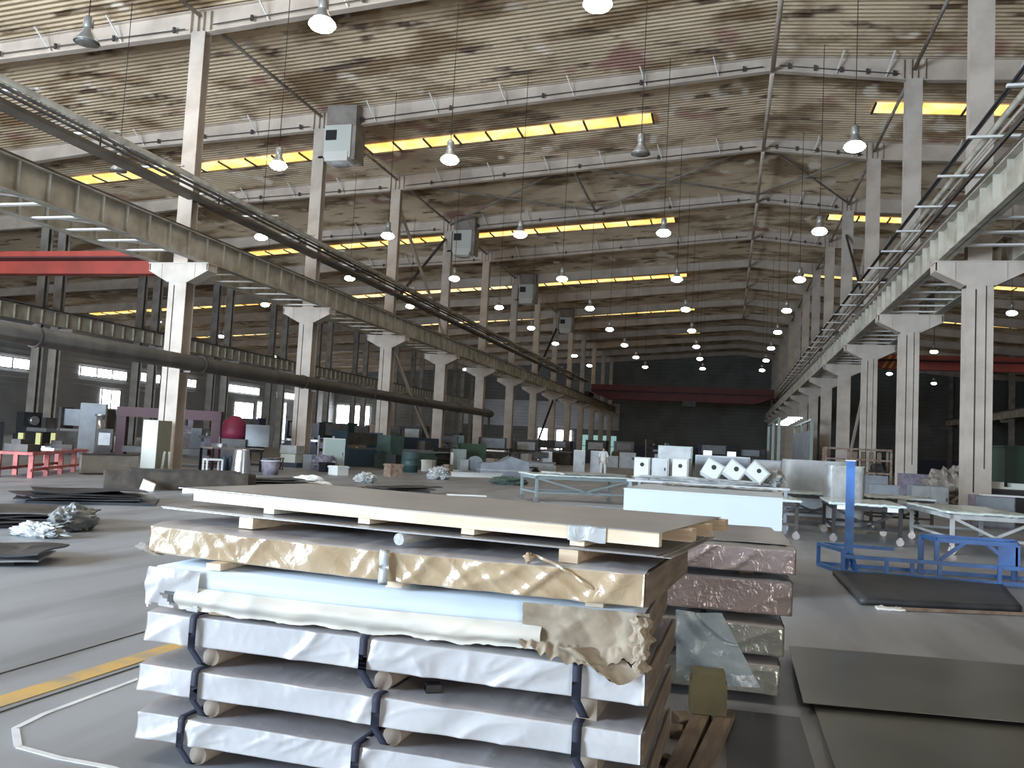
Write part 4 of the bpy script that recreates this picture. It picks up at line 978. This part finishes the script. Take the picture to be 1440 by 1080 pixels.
for s in (-.35, .35): obj('wheel', MB().tube((s, -.32, .2), (s, -.26, .2), .2, 16), BLACK, r)
cabinet('first of two white cubicles beside the standing man', -7.95, 47.7, .1, .62, .6, 1.46, CREAM, LGREY)
cabinet('second of two white cubicles, closest to the standing man', -7.15, 48.6, .1, .62, .6, 1.46, CREAM, LGREY)
for k, (x, y) in enumerate(((-9.2, 44.6), (-8.8, 43.9), (-8.4, 45.2))):
    o = obj('steel_bar', MB().bar((-1.0, 0, .03 + .0), (1.2, .9, .03), .06, .06), CHROME, None, (x, y, 0)); tag(o, f'bright steel bar on the floor before the white cubicles, {ORD[k + 1]} from the wheeled frame', 'steel bar', 'steel bars on the floor')
fm = thing('white_machine_line', 'long low white machine line far ahead behind the standing man', 'machine', (-7.6, 76, 0), .06)
for k in range(4): obj('section', MB().box(-3 + k * 1.5, -1.6 + k * 1.5, -.6, .6, 0, 1.0 + .35 * (k % 2)), LGREY, fm)
obj('opening', MB().box(-.4, .9, -.63, -.6, .75, .95), BLACK, fm)
# blurred machine rows beyond the pipe row
specs = [(-25.5, 40.5, 'dark violet grey mill behind the second column', PURPLE, 0, 2.2), (-24.2, 46.5, 'blue black press in the side aisle before the third column', BLUED, 1, 2.3), (-28.5, 44.0, 'dim grey lathe far in the side aisle behind the second column', GREY, 2, 1.6),
         (-23.6, 54.0, 'brownish mill behind the third column', RUST, 0, 2.4), (-27.0, 57.0, 'dark green press deep behind the third column', DGREEN, 1, 2.5), (-22.8, 61.5, 'brown cubicle machine behind the fourth column', RUST, 3, 2.6),
         (-26.2, 66.0, 'dim red machine deep behind the fourth column', MAROON, 0, 2.6), (-23.2, 71.5, 'green mill behind the fifth column', GREEN, 0, 2.3), (-21.9, 79.5, 'dull blue cubicle machine behind the sixth column', BLUED, 3, 2.2),
         (-18.0, 55.5, 'green mill on the hall side of the fourth column', GREEN, 0, 2.0), (-16.5, 60.5, 'dark press on the hall side before the fifth column', DARK, 1, 2.0), (-15.4, 66.5, 'violet grey cubicle machine on the hall side of the fifth column', PURPLE, 3, 2.0),
         (-14.0, 74.5, 'dark mill on the hall side of the sixth column', DARK, 0, 2.1), (-17.0, 84.5, 'rusty press far on the hall side of the seventh column', RUST, 1, 2.2), (-13.0, 88.5, 'dark blue machine far ahead near the bright doorways', BLUED, 3, 2.4),
         (-30.5, 36.0, 'dark press at the far side of the red crane aisle', DARK, 1, 2.3), (-33.0, 47.5, 'dim violet mill at the far side of the side aisle', PURPLE, 0, 2.4), (-35.5, 38.5, 'black lathe at the outer side of the red crane aisle', BLACK, 2, 2.0), (-31.0, 29.0, 'dark cubicle machine behind the hose coil machine', DARK, 3, 2.0),
         (-24.6, 50.3, 'low grey lathe in front of the third column machines', GREY, 2, 1.5), (-36.0, 60.0, 'dim blue press deep in the side aisle', BLUED, 1, 2.6), (-30.0, 72.0, 'dark mill deepest in the side aisle', DARK, 0, 2.6)]
for x, y, lab, m, kd, h in specs:
    machine(lab, x, y, math.atan2(20, 9) - 1.1 + rnd.uniform(-.3, .3), rnd.uniform(2.0, 3.0), 1.3, h, m, DARK if m is not DARK else GREY, kind=kd, group='machines in the side aisle')
o = obj('welding_screen', MB().box(-1.5, 1.5, -.03, .03, .1, 1.7).box(-1.5, -1.4, -.3, .3, 0, .1).box(1.4, 1.5, -.3, .3, 0, .1), BLUED, None, (-19.0, 52.0, 0), .95); tag(o, 'dull blue welding screen before the third and fourth columns', 'screen')
for i in range(3, 10):
    r = thing('stock_rack', f'dark rack of long bars on the floor behind the {ORD[i]} column of the pipe row', 'rack', (XL + 3.4 - .3 * i, FY(i) + 3.2, 0), 1.1 + .08 * i, 'bar racks by the pipe row')
    obj('frame', MB().box(-1.5, -1.4, -.4, .4, 0, 1.2).box(1.4, 1.5, -.4, .4, 0, 1.2).box(-1.5, 1.5, -.05, .05, .1, .2), DARK, r)
    for z in (.3, .7, 1.05): obj('arm', MB().box(-1.5, -1.38, -.6, .6, z, z + .08).box(1.38, 1.5, -.6, .6, z, z + .08).box(-1.5, 1.5, -.03, .03, z, z + .08), DARK, r)
    for k in range(6):
        o_ = obj('bar', MB().tube((-2.1 + .2 * (k % 3), 0, 0), (1.9 + .15 * (k % 2), 0, 0), .05, 8), [DARK, CHROME, RUST, GREY, WHITEP, DARK][k], r, (0, -.45 + .32 * (k % 3), (.43 if k < 3 else .83)))
cl = [('grey', GREY), ('black', BLACK), ('white', WHITEP), ('rusty', RUST)]
kq = 0
for i in range(2, 8):
    for k, (cn, m) in enumerate(cl):
        kq += 1; x = XL + 2.0 + 1.5 * k + rnd.uniform(-.4, .4); y = FY(i) - 2.4 + rnd.uniform(-1.8, 1.8); hh = rnd.uniform(.35, .95); ww = rnd.uniform(.3, .7)
        if abs(x + 15) < 2.5 and i in (2, 3): x -= .0; y -= 3.2
        o = obj('floor_crate', MB().box(-ww / 2, ww / 2, -ww / 2, ww / 2, 0, hh).box(-ww / 2 - .03, ww / 2 + .03, -ww / 2 - .03, ww / 2 + .03, hh - .08, hh - .02), m, None, (x, y, 0), rnd.uniform(0, 1.5))
        tag(o, f'small {cn} box on the floor just before the {ORD[i]} column of the pipe row', 'box', 'boxes on the floor by the pipe row')
# standing man
def skinned(name, pts, edges, rad, m, parent, loc=(0, 0, 0), sub=2, root=0):
    me = bpy.data.meshes.new(name); me.from_pydata(pts, edges, []); me.materials.append(m)
    o = bpy.data.objects.new(name, me); COL.objects.link(o)
    if parent: o.parent = parent
    o.location = loc
    md = o.modifiers.new('skin', 'SKIN'); md.use_smooth_shade = True
    for k, r_ in enumerate(rad): me.skin_vertices[0].data[k].radius = (r_, r_) if not isinstance(r_, tuple) else r_
    me.skin_vertices[0].data[root].use_root = True
    o.modifiers.new('sub', 'SUBSURF').levels = sub; o.modifiers['sub'].render_levels = sub
    return o
pm = thing('person', 'man in white shirt and pale trousers standing with back turned, beside the white cubicles', 'person', (-6.45, 46.5, 0), .15)
P_ = [(0, 0, .92), (0, .01, 1.10), (0, .02, 1.30), (0, .01, 1.42), (0, -.005, 1.49), (0, -.01, 1.56), (0, -.01, 1.645),
      (-.17, .01, 1.40), (-.23, .02, 1.14), (-.22, -.05, .90), (-.215, -.08, .80), (.17, .01, 1.40), (.23, .02, 1.14), (.22, -.06, .91), (.215, -.10, .81),
      (-.09, 0, .86), (-.10, -.01, .48), (-.11, .02, .10), (-.12, -.10, .04), (.09, 0, .86), (.11, .04, .48), (.12, .10, .10), (.13, -.02, .04)]
E_ = [(0, 1), (1, 2), (2, 3), (3, 4), (4, 5), (5, 6), (3, 7), (7, 8), (8, 9), (9, 10), (3, 11), (11, 12), (12, 13), (13, 14), (0, 15), (15, 16), (16, 17), (17, 18), (0, 19), (19, 20), (20, 21), (21, 22)]
R_ = [(.13, .09), (.12, .085), (.15, .10), (.10, .08), .05, .085, .075, .055, .042, .032, .04, .055, .042, .032, .04, .085, .06, .042, .045, .085, .06, .042, .045]
skinned('body', P_, E_, R_, SKIN, pm)
skinned('shirt', [(0, 0, .84), (0, .01, 1.10), (0, .02, 1.30), (0, .01, 1.43), (-.18, .01, 1.405), (-.235, .02, 1.14), (.18, .01, 1.405), (.235, .02, 1.14)], [(0, 1), (1, 2), (2, 3), (3, 4), (4, 5), (3, 6), (6, 7)], [(.175, .125), (.165, .12), (.18, .13), (.11, .09), .075, .07, .075, .07], SHIRT, pm)
skinned('trousers', [(0, 0, .93), (-.095, 0, .84), (-.105, -.01, .48), (-.115, .02, .10), (.095, 0, .84), (.115, .04, .48), (.122, .10, .10)], [(0, 1), (1, 2), (2, 3), (0, 4), (4, 5), (5, 6)], [(.15, .11), .105, .082, .07, .105, .082, .07], TROUS, pm)
obj('hair', MB().lathe([(.0, 1.75), (.05, 1.74), (.09, 1.69), (.10, 1.62), (.085, 1.55), (.05, 1.53), (0, 1.53)], (0, .02, 0), 14), HAIR, pm)
for s, yy in ((-.12, -.05), (.13, .03)): obj('shoe', MB().box(s - .05, s + .05, yy - .17, yy + .09, 0, .08), BLACK, pm)

# ------------------------------------------------------------------ wrapped tables on wheels
def caster_table(label, x, y, rz, l, w, h, mleg, seed, name='wheeled_table', grp=None, slabs=2):
    r = thing(name, label, 'table', (x, y, 0), rz, grp)
    obj('frame', MB().box(-l / 2, l / 2, -w / 2, -w / 2 + .06, h - .1, h - .02).box(-l / 2, l / 2, w / 2 - .06, w / 2, h - .1, h - .02).box(-l / 2, -l / 2 + .06, -w / 2, w / 2, h - .1, h - .02).box(l / 2 - .06, l / 2, -w / 2, w / 2, h - .1, h - .02), mleg, r)
    for sx in (-1, 1):
        for sy in (-1, 1):
            lg = obj('leg', MB().box(sx * (l / 2 - .05) - .035, sx * (l / 2 - .05) + .035, sy * (w / 2 - .05) - .035, sy * (w / 2 - .05) + .035, .16, h - .06), mleg, r)
            obj('caster', MB().tube((sx * (l / 2 - .05), sy * (w / 2 - .05) - .025, .075), (sx * (l / 2 - .05), sy * (w / 2 - .05) + .025, .075), .075, 14).box(sx * (l / 2 - .05) - .03, sx * (l / 2 - .05) + .03, sy * (w / 2 - .05) - .045, sy * (w / 2 - .05) + .045, .09, .17), CHROME, lg)
    obj('lower_rail', MB().bar((-l / 2 + .05, -w / 2 + .05, .3), (l / 2 - .05, -w / 2 + .05, .3), .05, .05).bar((-l / 2 + .05, w / 2 - .05, .3), (l / 2 - .05, w / 2 - .05, .3), .05, .05).bar((-l / 2 + .05, -w / 2 + .05, .3), (-l / 2 + .05, w / 2 - .05, .3), .05, .05), mleg, r)
    obj('brace', MB().bar((-l / 2 + .05, -w / 2 + .03, h - .08), (l * .1, -w / 2 + .03, .3), .05, .05), mleg, r); obj('brace', MB().bar((l / 2 - .05, -w / 2 + .03, h - .08), (-l * .05, -w / 2 + .03, .3), .05, .05), mleg, r)
    return r
def slab(label, x, y, z, rz, l, w, seed, m=None, name='wrapped_glass_sheet', grp=None):
    o = obj(name, MB().grid(lambda u, v: ((u - .5) * l, (v - .5) * w, .05 + .02 * abs(noise.noise(Vector((u * 9, v * 6, seed)))) + .012 * noise.noise(Vector((u * 24, v * 18, seed)))), 40, 22, 0, True, thick=.045), m or GLASS, None, (x, y, z - .004), rz)
    return tag(o, label, 'panel', grp)
tabs = [('black wheeled table half hidden behind the white box', .75, 19.4, .05, 1.3, 2.0, DARK, 'panel wrapped in film on the table half hidden by the white box'),
        ('black wheeled table farthest back, next to the blue post', 2.05, 23.5, .03, 1.8, 1.5, DARK, 'panel wrapped in film on the table farthest back by the blue post'),
        ('black wheeled table right behind the blue post', 2.78, 19.8, -.02, 1.35, 2.3, BLACK, 'panel wrapped in film on the table right behind the blue post'),
        ('black wheeled table in front of the grey cabinets', 4.2, 24.0, .03, 1.5, 1.6, DARK, 'panel wrapped in film on the table before the grey cabinets'),
        ('grey steel wheeled table behind the blue truss frame', 4.75, 19.3, .05, 1.5, 3.0, LGREY, 'wide white wrapped panel on the grey table behind the blue truss frame')]
for k, (lab, x, y, rz, l, w, m, lab2) in enumerate(tabs):
    ct = caster_table(lab, x, y, rz, l, w, .76, m, k, grp='wheeled tables')
    if k in (2, 3):
        for sx in ((-.35, .35) if k == 2 else (0, )): obj('paper_label', MB().box(sx * l - .1, sx * l + .1, -w / 2 - .006, -w / 2 - .001, .66, .75), WHITEP, ct)
    slab(lab2, x, y, .745, rz, l + .1, w + .1, k * 3.1, grp='wrapped panels on the tables')
t29 = caster_table('pale steel table seen over the top sheet, carrying film wrapped glass', -4.35, 25.4, math.atan2(1.3, 2.3), 2.9, 1.6, .78, mat('dull_teal_steel', (.24, .29, .29), .5), 29)
slab('crinkled film wrapped glass pane on the pale steel table', -4.35, 25.4, .765, math.atan2(1.3, 2.3), 3.0, 1.7, 41)
slab('upper crinkled film sheet slanting across the pale steel table', -4.1, 25.6, .825, math.atan2(1.3, 2.3) + .25, 2.3, 1.2, 47, PLASTW)
heap(-2.9, 20.4, .25, 3, 2.6, 1.2, '{} pale sheet in the flat pile between the pale table and the white box', [LGREY, WHITEP, GREY], 33, .12)

# pile of small cabinets with round holes
wp = bench('long low platform hidden behind the white box, carrying the holed cabinets', -.42, 20.7, 0, 3.5, 2.2, .98, LGREY, GREY, name='work_platform', cat='platform')
def holed(label, x, y, z, w, h, d, rz=0, tilt=0.0):
    r = cabinet(label, x, y, rz, w, d, h, LGREY, CREAM, z, 'holed_cabinet', 'white cabinets with a round hole', hole=True)
    if tilt:
        r.rotation_euler = (0, tilt, rz); r.location.z = z + abs(sin(tilt)) * w / 2 
    return r
holed('upright white cabinet with a round hole, at the open floor end of the row', -1.88, 20.1, .98, .36, .50, .5, .05)
cabinet('plain pale cabinet standing beside the first holed cabinet', -1.46, 20.15, 0, .38, .5, .50, LGREY, LGREY, .98, 'small_cabinet')
holed('upright white cabinet with a round hole, beside the plain pale one', -1.0, 20.1, .98, .36, .52, .5, -.05)
holed('tilted white cabinet with a round hole, first of the three leaning ones', -.42, 20.1, .98, .42, .44, .5, 0, .50)
holed('tilted white cabinet with a round hole, middle of the three leaning ones', .04, 20.05, .98, .42, .42, .5, 0, .62)
holed('tilted white cabinet with a round hole, last of the three leaning ones', .52, 20.0, .98, .44, .38, .5, 0, .70)
blob('plastic_bundle', 'film wrapped lump at the end of the leaning holed cabinets', 'plastic', .96, 20.2, .98, .26, .25, .20, PLASTW, 14, .5)
cabinet('large pale wrapped carton behind the upright holed cabinets', -1.2, 21.2, 0, .8, .6, .80, MINT, LGREY, .98, 'wrapped_carton')
cabinet('long grey carton behind the leaning holed cabinets', -.10, 21.2, 0, 1.25, .6, .62, LGREY, GREY, .98, 'wrapped_carton')
cabinet('square grey carton behind the last leaning holed cabinet', .90, 21.2, .1, .6, .6, .58, GREY, LGREY, .98, 'wrapped_carton')
for k, (x, lab) in enumerate(((-.45, 'nearer the big wrapped carton'), (.1, 'farther from the big wrapped carton'))):
    o = obj('white_packet', MB().box(-.1, .1, -.08, .08, 0, .11), mat('bright_packet', (.9, .9, .9), .5) if not k else MATS['bright_packet'], None, (x, 21.1, 1.603)); tag(o, f'small bright white packet on the long grey carton, {lab}', 'packet')
blob('plastic_bundle', 'low crumpled film along the feet of the holed cabinets', 'plastic', -.6, 19.75, .98, 1.1, .14, .06, PLASTW, 17, .6)
for k, (x, y, w, h, lab) in enumerate(((1.45, 21.5, .8, 1.52, 'tall film wrapped pile behind the wheeled tables, closest to the holed cabinets'), (2.35, 24.9, 1.7, 1.60, 'broad pale grey wrapped panel behind the farthest wheeled table'))):
    r = thing('wrapped_pile', lab, 'wrapped pile', (x if k else 2.66, y if k else 21.6, 0), .1)
    obj('film_wrap', MB().grid(lambda u, v: ((w / 2 + .03 * noise.noise(Vector((u * 9, v * 5, k)))) * (max(-1, min(1, 1.3 * cos(2 * pi * u)))), .35 * max(-1, min(1, 1.3 * sin(2 * pi * u))) + .02 * noise.noise(Vector((u * 12, v * 7, k + 3))), .0 + h * v), 40, 12, 0, True).box(-w / 2 + .02, w / 2 - .02, -.33, .33, h - .02, h), PLASTW if not k else LGREY, r)
    obj('pallet', MB().box(-w / 2 - .05, w / 2 + .05, -.42, .42, 0, .1), WOODG, r)
# rusty rack, cabinets on the column side
rk = thing('storage_rack', 'rusty open storage rack before the third thick column', 'rack', (6.0, 44.2, 0), 0)
for x in (-1.45, -.3, 1.45):
    for y in (-.5, .5): obj('upright', MB().box(x - .05, x + .05, y - .05, y + .05, 0, 2.25), RUST, rk)
for z in (.5, 1.1, 1.7, 2.2): obj('rail', MB().box(-1.45, 1.45, -.53, -.47, z - .04, z + .04).box(-1.45, 1.45, .47, .53, z - .04, z + .04).box(-1.48, -1.42, -.5, .5, z - .04, z + .04), RUST, rk)
for k in range(4): obj('slat', MB().box(-.1 + k * .36, .1 + k * .36, .44, .47, .5, 2.1), WOODG, rk)
for k, (x, z) in enumerate(((-1.0, .54), (.4, .54), (.9, 1.14))):
    o = obj('iron_part', MB().tube((0, -.2, .22), (0, .2, .22), .22, 14).box(-.3, .3, -.2, .2, 0, .12), DARK, None, (6.0 + x, 44.2, z), .3); tag(o, f'dark round iron part on the rusty rack, {["lower shelf near the open hall", "lower shelf near the column", "middle shelf"][k]}', 'iron part')
cabinet('light grey twin door cabinet between the first and second thick columns', 6.75, 32.6, .08, 1.2, .6, .92, GREY, LGREY, doors=2)
cabinet('blue grey low cabinet beside the light grey twin door cabinet', 5.35, 32.9, .05, 1.0, .6, .86, GREY, GREY)
cabinet('mauve grey cabinet with a white tag before the first thick column', 7.05, 26.3, .05, 1.0, .6, .88, PURPLE, GREY, name='tool_cabinet')
o = obj('white_shelf_board', MB().box(-.5, .5, -.2, .2, 0, .04), WHITEP, None, (7.3, 26.3, .88)); tag(o, 'white board lying on the mauve grey cabinet', 'board')
cabinet('violet grey cabinet before the second thick column', 7.2, 37.2, .05, 1.1, .6, 1.25, PURPLE, PURPLE, name='tool_cabinet')
cabinet('small grey cabinet beside the rusty rack', 6.3, 40.6, .05, .9, .6, 1.05, GREY, GREY)
blob('parts_heap', 'pale heap of scrap parts between the first and second thick columns', 'scrap', 8.2, 34.6, 0, 1.0, .8, .75, STEELD, 19, .7)
blob('parts_heap', 'brownish covered heap behind the first and second thick columns', 'scrap', 10.2, 36.5, 0, 1.5, .8, .85, WOODG, 23, .4)
gbx = thing('green_machine', 'large black green machine housing behind the first thick column', 'machine', (10.2, 30.6, 0), 0)
obj('housing', MB().box(-1.9, 1.9, -1.0, 1.0, 0, 2.3), DGREEN, gbx); obj('panel', MB().box(-1.2, 1.9, -1.03, -1.0, .4, 2.0), mat('navy_panel', (.012, .018, .035), .4), gbx); obj('top_rail', MB().box(-1.95, 1.95, -1.05, 1.05, 2.3, 2.36), DGREEN, gbx)
o = obj('white_tray', MB().box(-.6, .6, -.25, .25, 0, .06).box(-.45, -.1, -.2, .2, .06, .2).box(.1, .45, -.2, .2, .06, .18), CREAM, None, (8.05, 28.6, 1.04)); tag(o, 'pale tray of parts beside the first thick column', 'tray')
sb = thing('tray_stand', 'dark stand under the pale tray beside the first thick column', 'stand', (8.05, 28.6, 0)); obj('post', MB().box(-.5, .5, -.2, .2, .06, 1.0), BLACK, sb); obj('top', MB().box(-.6, .6, -.25, .25, 1.0, 1.04), DARK, sb); obj('foot', MB().box(-.55, .55, -.25, .25, 0, .06), DARK, sb)
# lit booth far along the thick columns
bt = thing('welding_booth', 'pale green booth frame below the bright tube lights far along the hall', 'booth', (4.6, 72, 0), 0)
for y in (-8, 0, 8):
    for x in (-1.1, 1.1): obj('post', MB().box(x - .1, x + .1, y - .1, y + .1, 0, 4.3), MINT, bt)
for x in (-1.1, 1.1): obj('top_rail', MB().box(x - .08, x + .08, -8, 8, 4.3, 4.45), MINT, bt)
obj('curtain', MB().grid(lambda u, v: (1.0 + .1 * sin(u * 60), -8 + 16 * u, .3 + 3.3 * v), 120, 2, 0, True), GREY, bt)
for k in range(7):
    o = obj('tube_light', MB().box(-.5, .5, -.12, .12, 0, .07).box(-.5, .5, -.06, .06, -.06, 0, 1), [WHITEP, TUBE], None, (4.6, 64.5 + k * 2.5, 4.5)); tag(o, f'bright white tube light, {ORD[k + 1]} in the row over the far booth', 'tube light', 'tube lights over the booth')
# more fillers on the far floor
for k, (x, y, h, m, lab) in enumerate(((2.0, 78, 2.2, DARK, 'dark machine beside the far tube light booth'), (-1.5, 96, 2.6, BLUED, 'dim blue machine far at the end of the hall floor'), (-8.5, 110, 3.0, DARK, 'dark machine at the far end wall, before the teal doorway'), (-13, 112, 2.6, RUST, 'rusty machine at the far end, between the bright doorways'))):
    machine(lab, x, y, .2, 3.0, 1.6, h, m, GREY, kind=k % 4)

# ------------------------------------------------------------------ blue frame with tall post
bf = thing('steel_trestle', 'blue welded steel truss frame with one tall post behind the black pad', 'steel frame', (0, 0, 0))
def rail(nm, pts, w=.055):
    b = MB()
    for a, c in zip(pts, pts[1:]): b.bar(a, c, w, w)
    return obj(nm, b, BLUE, bf)
ya, yb = 13.50, 14.30
obj('post', MB().box(1.715, 1.825, 13.55, 13.66, .30, 1.64), BLUE, bf); obj('post_cap', MB().box(1.705, 1.835, 13.54, 13.67, 1.64, 1.655), WHITEP, bf)
rail('post_leg', [(1.70, 13.50, .03), (1.76, 13.58, .32)], .06); rail('post_leg', [(1.86, 13.50, .03), (1.79, 13.60, .32)], .06)
rail('end_loop', [(1.42, yb, .03), (1.42, yb, .34), (1.68, ya, .34), (1.68, ya, .03), (1.42, yb, .03)])
rail('long_rail', [(1.68, ya, .04), (4.45, ya + .1, .04)]); rail('long_rail', [(1.68, ya, .26), (4.40, ya + .1, .26)])
o_ = rail('long_rail', [(1.42, yb, .34), (2.5, yb, .34)], .05); rail('long_rail', [(1.42, yb, .04), (4.4, yb + .1, .04)])
for x in (2.28, 2.62, 2.98, 3.75, 4.2): rail('upright', [(x, ya + .05, .04), (x, ya + .05, .28)], .05)
rail('truss_loop', [(2.80, 13.9, .04), (2.80, 13.9, .60), (4.05, 13.95, .60), (4.05, 13.95, .04)], .07)
rail('truss_loop', [(2.95, 13.6, .26), (2.95, 13.6, .58), (4.0, 13.65, .58), (4.0, 13.65, .26)], .06)
rail('diagonal', [(3.0, 13.62, .30), (3.32, 13.62, .57)], .05); rail('diagonal', [(3.95, 13.65, .30), (3.6, 13.65, .57)], .05)
rail('tie', [(2.80, 13.9, .60), (2.95, 13.6, .58)], .05); rail('tie', [(4.05, 13.95, .60), (4.0, 13.65, .58)], .05)
obj('gusset', MB().box(3.75, 4.0, 13.62, 13.64, .26, .55), BLUE, bf)
rail('end_post', [(4.32, 13.7, 0), (4.32, 13.7, .86)], .08)
cb2 = thing('blue_cabinet', 'grey and blue steel cabinet cut by the picture edge behind the blue frame', 'cabinet', (6.15, 18.2, 0), 0)
obj('body', MB().box(-.55, .6, -.4, .4, .06, 1.30), GREY, cb2); obj('door', MB().box(-.3, .55, -.42, -.40, .1, 1.2), BLUE, cb2); obj('plinth', MB().box(-.5, .55, -.36, .36, 0, .06), DARK, cb2)

# ------------------------------------------------------------------ camera
cam = bpy.data.cameras.new('camera'); co = bpy.data.objects.new('camera', cam); COL.objects.link(co)
cam.sensor_width = 36; cam.lens = 1214.6 / 1440 * 36; cam.clip_end = 500; cam.clip_start = .05
f_, pt_, rl_, yw_ = CAMV = (0, 0.0684, 0.0508, 0.2472)
fwd = Vector((-sin(yw_) * cos(pt_), cos(yw_) * cos(pt_), sin(pt_))); right = Vector((cos(yw_), sin(yw_), 0)); up = right.cross(fwd)
r2 = right * cos(rl_) + up * sin(rl_); u2 = up * cos(rl_) - right * sin(rl_)
R3 = Matrix((r2, u2, -fwd)).transposed()
co.matrix_world = Matrix.Translation((0, 0, 1.65)) @ R3.to_4x4()
SC.camera = co

# ------------------------------------------------------------------ light
w = bpy.data.worlds.new('world'); SC.world = w; w.use_nodes = True
w.node_tree.nodes['Background'].inputs[0].default_value = (.75, .85, 1, 1); w.node_tree.nodes['Background'].inputs[1].default_value = .6
def area(name, loc, target, sx, sy, power, col):
    l = bpy.data.lights.new(name, 'AREA'); l.shape = 'RECTANGLE'; l.size = sx; l.size_y = sy; l.energy = power; l.color = col
    o = bpy.data.objects.new(name, l); COL.objects.link(o); o.location = loc
    d = Vector(target) - Vector(loc); o.rotation_euler = d.to_track_quat('-Z', 'Y').to_euler(); return o
area('unseen_gateway_light', (-22, YB + .25, 4.6), (-14, 20, 4.2), 11.5, 8.5, 14500, (.66, .82, 1.0))  # gateway out of view, placed for the daylight coming from behind left
area('unseen_gateway_light', (-35, YB + .25, 4.6), (-31, 30, 5), 13, 8.5, 5000, (.90, .95, 1.0))  # fill added for the side aisle columns, its gateway is unseen
area('unseen_gateway_light', (10, YB + .25, 3.1), (9.5, 20, 3), 7.5, 5.5, 900, (1.0, .96, .90))  # weak fill added for the thick column side, no known gateway there
for y_ in (3.2, 23.4):  # boosted fill added under roof strips implied by spacing, out of view
    area('roof_strip_fill', (-12, y_, RZ(-12) - .15), (-12, y_, 0), 15, 1.2, 800, (1.0, .95, .85))
    area('roof_strip_fill', (-30, y_, RZ(-30) - .15), (-30, y_, 0), 17, 1.2, 900, (1.0, .95, .85))
SC.cycles.use_denoising = True
SC.cycles.max_bounces = 6; SC.cycles.diffuse_bounces = 4; SC.cycles.glossy_bounces = 3; SC.cycles.transparent_max_bounces = 6
SC.cycles.sample_clamp_indirect = 6
SC.view_settings.view_transform = 'Standard'; SC.view_settings.look = 'None'
SC.view_settings.exposure = 0.36; SC.view_settings.gamma = 1.0; SC.view_settings.use_curve_mapping = False
